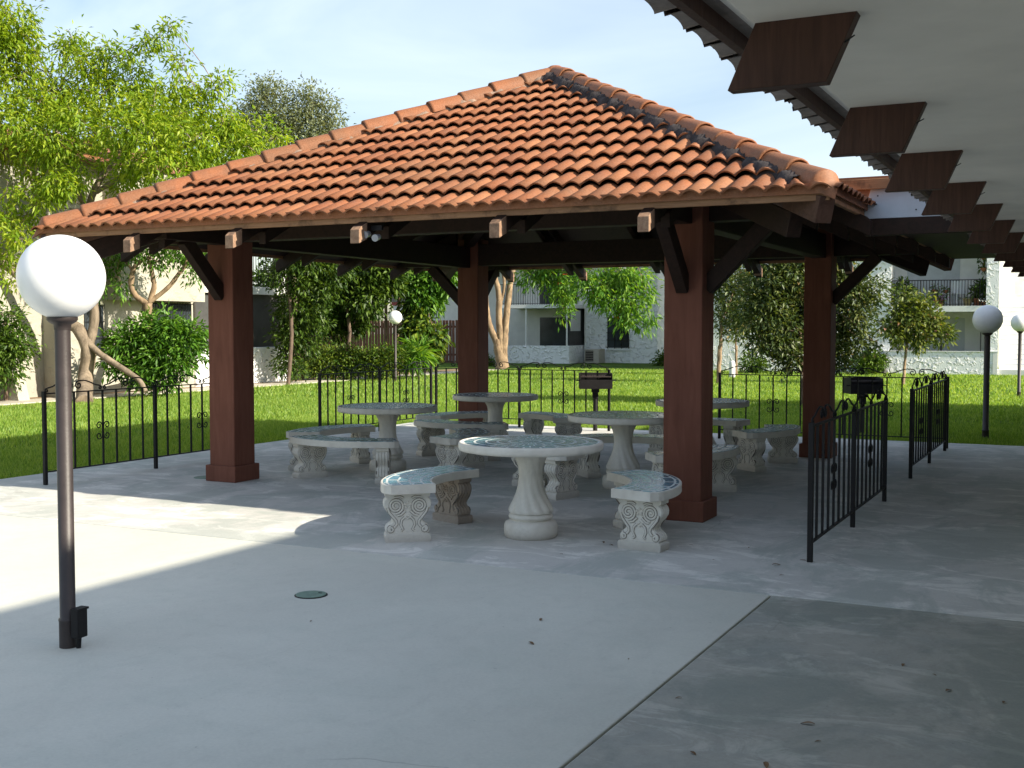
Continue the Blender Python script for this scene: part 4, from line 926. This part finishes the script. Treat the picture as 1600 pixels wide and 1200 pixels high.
bx('low_wall', M['stucco'], lh, XL-.12, XL+.10, 16.8, 18.62, -.1, 1.03, bevel=.04); bx('low_wall', M['stucco'], lh, XL-.12, XL+.08, 14.6, 16.3, -.1, 1.03, bevel=.04)
bx('column', M['white'], lh, XL-.1, XL+.12, 18.40, 18.62, 2.80, 5.6)
bx('screen_panel', M['screen'], lh, XL-.06, XL-.04, 14.6, 18.5, 1.03, 2.58)
for y in (14.65, 16.5, 18.5): bx('screen_frame', M['frame'], lh, XL-.04, XL+.01, y-.03, y+.03, 1.03, 2.58)
railing(lh, (XL+.05, 14.6, 0), (XL+.05, 18.45, 0), 2.80, 3.75, 34)
wn = bx('window', M['glass'], lh, XL+.004, XL+.02, 12.7, 14.5, 1.0, 2.24)
mb = MB()
for k in range(19): mb.tube([(XL+.08, 12.7+k*.1, .95), (XL+.08, 12.7+k*.1, 2.28)], .009, 4)
for z in (.98, 1.5, 2.24): mb.tube([(XL+.08, 12.7, z), (XL+.08, 14.5, z)], .012, 4)
mb.build('window_grille', M['iron'], wn)
wn = bx('window', M['glass'], lh, XL+.004, XL+.02, 10.75, 11.35, .95, 2.15)
mb = MB()
for k in range(5): mb.tube([(XL+.07, 10.75+k*.15, .92), (XL+.07, 10.75+k*.15, 2.2)], .009, 4)
for z in (.95, 1.35, 1.75, 2.15): mb.tube([(XL+.07, 10.75, z), (XL+.07, 11.35, z)], .009, 4)
mb.build('window_grille', M['iron'], wn)
mb = MB(); mb.prism([(XL-8.4, -6.2, 5.6), (XL+.6, -6.2, 5.6), (XL-3.9, -6.2, 7.0)], (0, 25, 0)); mb.build('roof', M['tile'], lh)

# --- wooden fence with shed roof behind
yf = 37.0
wf = thing('board_fence', 'tall brown vertical board fence behind the hedge', 'fence')
mb = MB(); xa = onY(455, 540, yf).x; xb_ = onY(752, 540, yf).x; n = int((xb_-xa)/.17)
for k in range(n):
    x = xa + (xb_-xa)*k/n; mb.box(x, x+.13, yf+(.02 if k % 2 else 0), yf+.03+(.02 if k % 2 else 0), -.05, 1.95+random.uniform(-.01, .01))
mb.build('boards', M['fence_wood'], wf)
mb = MB(); mb.box(xa, xb_, yf+.055, yf+.10, .3, .4); mb.box(xa, xb_, yf+.055, yf+.10, 1.6, 1.7); mb.build('rails', M['fence_wood'], wf)
p1 = onY(615, 470, 42); p2 = onY(710, 430, 42)
sh = thing('red_roof_shed', 'pale shed with red trim and ribbed roof above the brown fence', 'shed', (0, 0, 0))
bx('wall', M['plaster'], sh, p1.x, p2.x, 42, 45, -.05, 2.75)
bx('trim', m_simple('red_trim', (.30, .05, .04), .6), sh, p1.x-.1, p2.x+.1, 41.94, 41.99, 2.78, 2.95)
mb = MB()
for k in range(30):
    x = p1.x-.1 + (p2.x-p1.x+.2)*k/30; mb.box(x, x+(p2.x-p1.x)/34, 41.9, 45.2, 2.96, 3.7)
mb.build('ribbed_roof', M['tile_under'], sh)

# --- middle house
YM, YM2 = 38.4, 40.3
mh = thing('middle_house', 'white rough stucco two storey house seen between the pavilion posts', 'building')
xL, xR = -21.9, -14.83
bx('wall', M['stucco'], mh, -18.35, xR, YM2, 50, -.05, 5.6)
bx('wall', M['plaster'], mh, -26, -18.36, YM2+.6, 50, -.05, 5.6)
bx('low_wall', M['stucco'], mh, xL+.3, -18.43, YM, YM+.22, -.05, .78)
bx('low_wall', M['stucco'], mh, -18.66, -18.432, YM+.22, YM2+.6, -.05, .78)
bx('balcony_slab', M['white'], mh, xL, -18.30, YM-.02, YM2+.6, 2.50, 2.66)
bx('patio_door', M['glass'], mh, -20.8, -18.9, YM2+.57, YM2+.597, .05, 2.1)
bx('patio_door', M['glass'], mh, -20.8, -18.9, YM2+.57, YM2+.597, 2.75, 4.7)
for x in (-20.6, -18.6): bx('balcony_column', M['white'], mh, x, x+.06, YM+.05, YM+.11, .78, 2.50)
bl = bx('window_shade', M['blind'], mh, -18.50, -18.47, YM+.35, YM+1.7, 1.45, 2.40)
bx('screen_panel', M['screen'], mh, -18.53, -18.51, YM+.22, YM2+.5, .78, 2.50)
railing(mh, (xL+.05, YM, 0), (-18.35, YM, 0), 2.66, 3.6, 30)
w1 = onY(950, 497, YM2); w2 = onY(982, 543, YM2)
wn = bx('window', M['glass'], mh, w1.x, w2.x, YM2-.02, YM2-.004, w2.z, w1.z)
mb = MB()
for k in range(4): x = w1.x+(w2.x-w1.x)*k/3; mb.box(x-.015, x+.015, YM2-.05, YM2-.022, w2.z-.05, w1.z+.05)
for k in range(5): z = w2.z+(w1.z-w2.z)*k/4; mb.box(w1.x-.05, w2.x+.05, YM2-.075, YM2-.052, z-.012, z+.012)
mb.build('window_grille', M['iron'], wn)
bx('window_sill', M['white'], mh, w1.x-.08, w2.x+.08, YM2-.08, YM2-.004, w2.z-.14, w2.z-.07)
bx('pipe', M['white'], mh, -18.31, -18.27, YM2-.06, YM2-.02, .9, 5.5)
mb = MB(); mb.prism([(-27, YM-.4, 5.6), (-27, 50, 5.6), (-27, 44, 7.2)], (12.8, 0, 0)); mb.build('roof', M['tile'], mh)
a = onY(913, 568, YM2-1.0); ac = thing('air_conditioner', 'tan air conditioner cabinet standing against the middle house wall', 'air conditioner', (a.x, YM2-1.0, 0))
bx('cabinet', M['acm'], ac, 0, .72, 0, .75, -.03, .62, bevel=.02); bx('fan_grille', M['ironR'], ac, .06, .45, -.012, -.002, .06, .55)
for z in range(6): bx('louvre', M['acm'], ac, .06, .45, -.03, -.014, .10+z*.08, .115+z*.08)
# far bright low wall right of the middle house
m = MB(); pa = onY(1035, 560, 52); m.box(pa.x, pa.x+5, 52, 52.3, -.05, 1.5); tag(m.build('garden_wall', M['plaster']), 'pale low wall in the gap beside the middle house', 'wall')

# --- right house
YR = 33.0; YW = 34.4
rh = thing('right_house', 'white rough stucco apartment house with plant-filled balcony at right', 'building')
bx('wall', M['stucco'], rh, -11.0, -3.42, YR+.2, 44, -.05, 5.8)
bx('wall', M['plaster'], rh, -3.418, -.02, YW+.5, 44, -.05, 5.8)
bx('low_wall', M['stucco'], rh, -3.61, -.05, YR, YR+.2, -.05, .76)
bx('low_wall', M['white'], rh, -.048, .10, YR-.02, YR+1.0, -.05, .76)
bx('wall_cap', M['white'], rh, -3.63, .12, YR-.03, YR+.23, .762, .79)
bx('balcony_slab', M['white'], rh, -3.41, -.15, YR+.02, YW+.5, 2.16, 2.36)
bx('column', M['stucco'], rh, -.30, .10, YR+.02, YR+.42, .79, 5.8)
bx('side_wall', M['stucco'], rh, -.02, .10, YR+.42, 44, -.05, 5.8)
bx('sliding_door', M['blind'], rh, -2.6, -1.0, YW+.47, YW+.497, .05, 1.95)
bx('sliding_door', M['blind'], rh, -3.0, -1.2, YW+.47, YW+.497, 2.4, 4.5)
bx('door_frame', M['frame'], rh, -1.82, -1.76, YW+.44, YW+.468, .05, 1.95)
for x in (-3.2, -.45): bx('screen_frame', M['frame'], rh, x-.02, x+.02, YR+.08, YR+.12, .79, 2.16)
railing(rh, (-3.40, YR+.06, 0), (-.31, YR+.06, 0), 2.36, 3.26, 32)
mb = MB(); mb.prism([(-11.5, YR-.5, 5.8), (-11.5, 44, 5.8), (-11.5, 38, 7.4)], (11.8, 0, 0)); mb.build('roof', M['tile'], rh)
# stairs
st = thing('outdoor_stairs', 'pale concrete outdoor stairs climbing beside the right house', 'stairs', (0, 0, 0))
mb = MB(); ns = 14
for k in range(ns): mb.box(.16, 3.2, YR+.8+k*.27, YR+.8+(k+1)*.27 + (.02 if k < ns-1 else 3.0), (k*.17) if k else -.04, (k+1)*.17)
mb.build('treads', M['plaster'], st)
mb = MB()
for k in range(ns): mb.box(.16, 3.2, YR+.77+k*.27, YR+.80+k*.27, (k+1)*.17-.035, (k+1)*.17+.004)
mb.build('nosings', M['gusset'], st)
bx('base', M['white'], st, .102, 3.2, YR+.1, YR+.768, -.05, .16)
bx('back_wall', M['plaster'], st, .11, 5, YR+8.0, YR+8.3, -.05, 5.8); railing(st, (1.2, YR+.9, 0), (1.2, YR+4.5, 0), 2.4, 3.3, 20)
wn = bx('stair_window', M['blind'], st, .75, 1.05, YR+7.9, YR+7.998, 2.9, 5.0)

# balcony plants: pots as things, each with its plant
def potted(x, y, z, r_, h, mt, n, ln, ph, lab, lm=M['leaf_dark'], fl=None, group=None):
    t = thing('potted_plant', lab, 'potted plant', (x, y, z), 0, group)
    mb = MB(); mb.lathe([(r_*.7, 0), (r_*.75, .01), (r_, h*.85), (r_*1.12, h*.86), (r_*1.12, h), (r_*.95, h), (r_*.9, h*.9)], 20); mb.build('pot', mt, t)
    leaf_cloud([(Vector((0, 0, h+ph*.45)), r_*1.5, r_*1.5, ph*.5)], n, ln, ln*.35, .1, .08, 8, 'leaves', lm, t)
    if fl:
        mb = MB()
        for k in range(14):
            c_ = Vector((random.gauss(0, r_), random.gauss(0, r_), h+random.uniform(.1, 1)*ph)); s = .05
            mb.add([c_, c_+Vector((s, 0, s)), c_+Vector((0, s, s*.5)), c_+Vector((-s, 0, s*.6)), c_+Vector((0, -s, -.3*s))], [(0, 1, 2), (0, 2, 3), (0, 3, 4), (0, 4, 1)])
        mb.build('blossoms', fl, t)
def bal(px): return onY(px, 470, YR+.5).x
zb = 2.362
potted(bal(1411), YR+.6, zb, .20, .28, M['pot'], 260, .22, .75, 'tall leafy plant in a pot at the left end of the balcony')
mb = MB()
t = thing('plant_stand', 'low white table holding two clay pots on the balcony', 'table', (bal(1467), YR+.7, zb))
for sx in (-.3, .3):
    for sy in (-.15, .15): bx('leg', M['white'], t, sx-.02, sx+.02, sy-.02, sy+.02, 0, .42)
bx('tabletop', M['white'], t, -.36, .36, -.2, .2, .421, .45)
potted(bal(1459), YR+.7, zb+.45, .10, .14, M['pot'], 60, .12, .15, 'small clay pot on the left of the low white table')
potted(bal(1476), YR+.7, zb+.45, .09, .12, M['pot'], 60, .12, .16, 'small clay pot on the right of the low white table')
potted(bal(1468), YR+.35, zb, .17, .22, M['pot'], 90, .16, .35, 'clay pot on the balcony floor under the low white table')
potted(bal(1473), YR+.22, zb+.0, .10, .12, M['pot'], 40, .12, .3, 'pink flowering plant at the front edge of the balcony', fl=M['pink_flower'])
potted(bal(1512), YR+.5, zb, .15, .26, M['pot_y'], 40, .12, .1, 'straw coloured pot in the middle of the balcony')
potted(bal(1530), YR+.6, zb, .22, .26, M['pot'], 320, .24, .62, 'large bushy plant in a red pot at the right end of the balcony')
potted(bal(1540), YR+.3, zb, .12, .12, M['pot'], 70, .10, .12, 'low pot of white flowers beside the balcony column', fl=M['white_flower'])
# white chair on the balcony
ch = thing('balcony_chair', 'white plastic chair on the balcony beside the straw coloured pot', 'chair', (bal(1499), YR+.75, zb), .4)
for sx in (-.2, .2):
    for sy in (-.2, .2): bx('leg', M['white'], ch, sx-.022, sx+.022, sy-.022, sy+.022, 0, .42)
bx('seat', M['white'], ch, -.24, .24, -.24, .24, .421, .455, bevel=.01); bx('backrest', M['white'], ch, -.24, .24, .20, .24, .456, .88, bevel=.01)
# hanging plants
for k, z in enumerate((3.55, 3.95)):
    t = thing('hanging_plant', ['lower hanging plant at the right end of the balcony', 'upper hanging plant at the right end of the balcony'][k], 'hanging plant', (bal(1536), YR+.45, z))
    mb = MB(); mb.tube([(0, 0, .1), (0, 0, .75)], .006, 4); mb.lathe([(.04, 0), (.10, .08), (.11, .12)], 14); mb.build('hanging_pot', M['pot'], t)
    leaf_cloud([(Vector((0, 0, .05)), .16, .16, .16)], 70, .13, .05, .8, .06, 8, 'leaves', M['leaf_dark'], t)
# air conditioner by right house, marker post
a = onY(1345, 583, YR-.6); ac2 = thing('air_conditioner', 'dark slatted air conditioner left of the low stucco wall', 'air conditioner', (a.x, YR-.6, 0))
bx('cabinet', M['frame'], ac2, 0, .8, 0, .7, -.03, .68, bevel=.02)
for k in range(12): bx('fin', M['acm'], ac2, .03+k*.063, .045+k*.063, -.015, -.003, .05, .62)
b = G(1144, 588); mb = MB(); mb.lathe([(.10, -.04), (.10, .40), (.085, .47), (.05, .51), (.002, .52)], 18); o = mb.build('marker_post', M['white']); o.location = (b.x, b.y, 0); tag(o, 'small white round-topped marker post on the lawn by the myrtles', 'marker post')

# the two far houses stand a few degrees off the pavilion's axes
for hse, pv in ((mh, Vector((-18, 40, 0))), (rh, Vector((-1.8, 33, 0))), (st, Vector((-1.8, 33, 0)))):
    hse.rotation_euler.z = R(4.5); hse.location = pv - Matrix.Rotation(R(4.5), 3, 'Z') @ pv
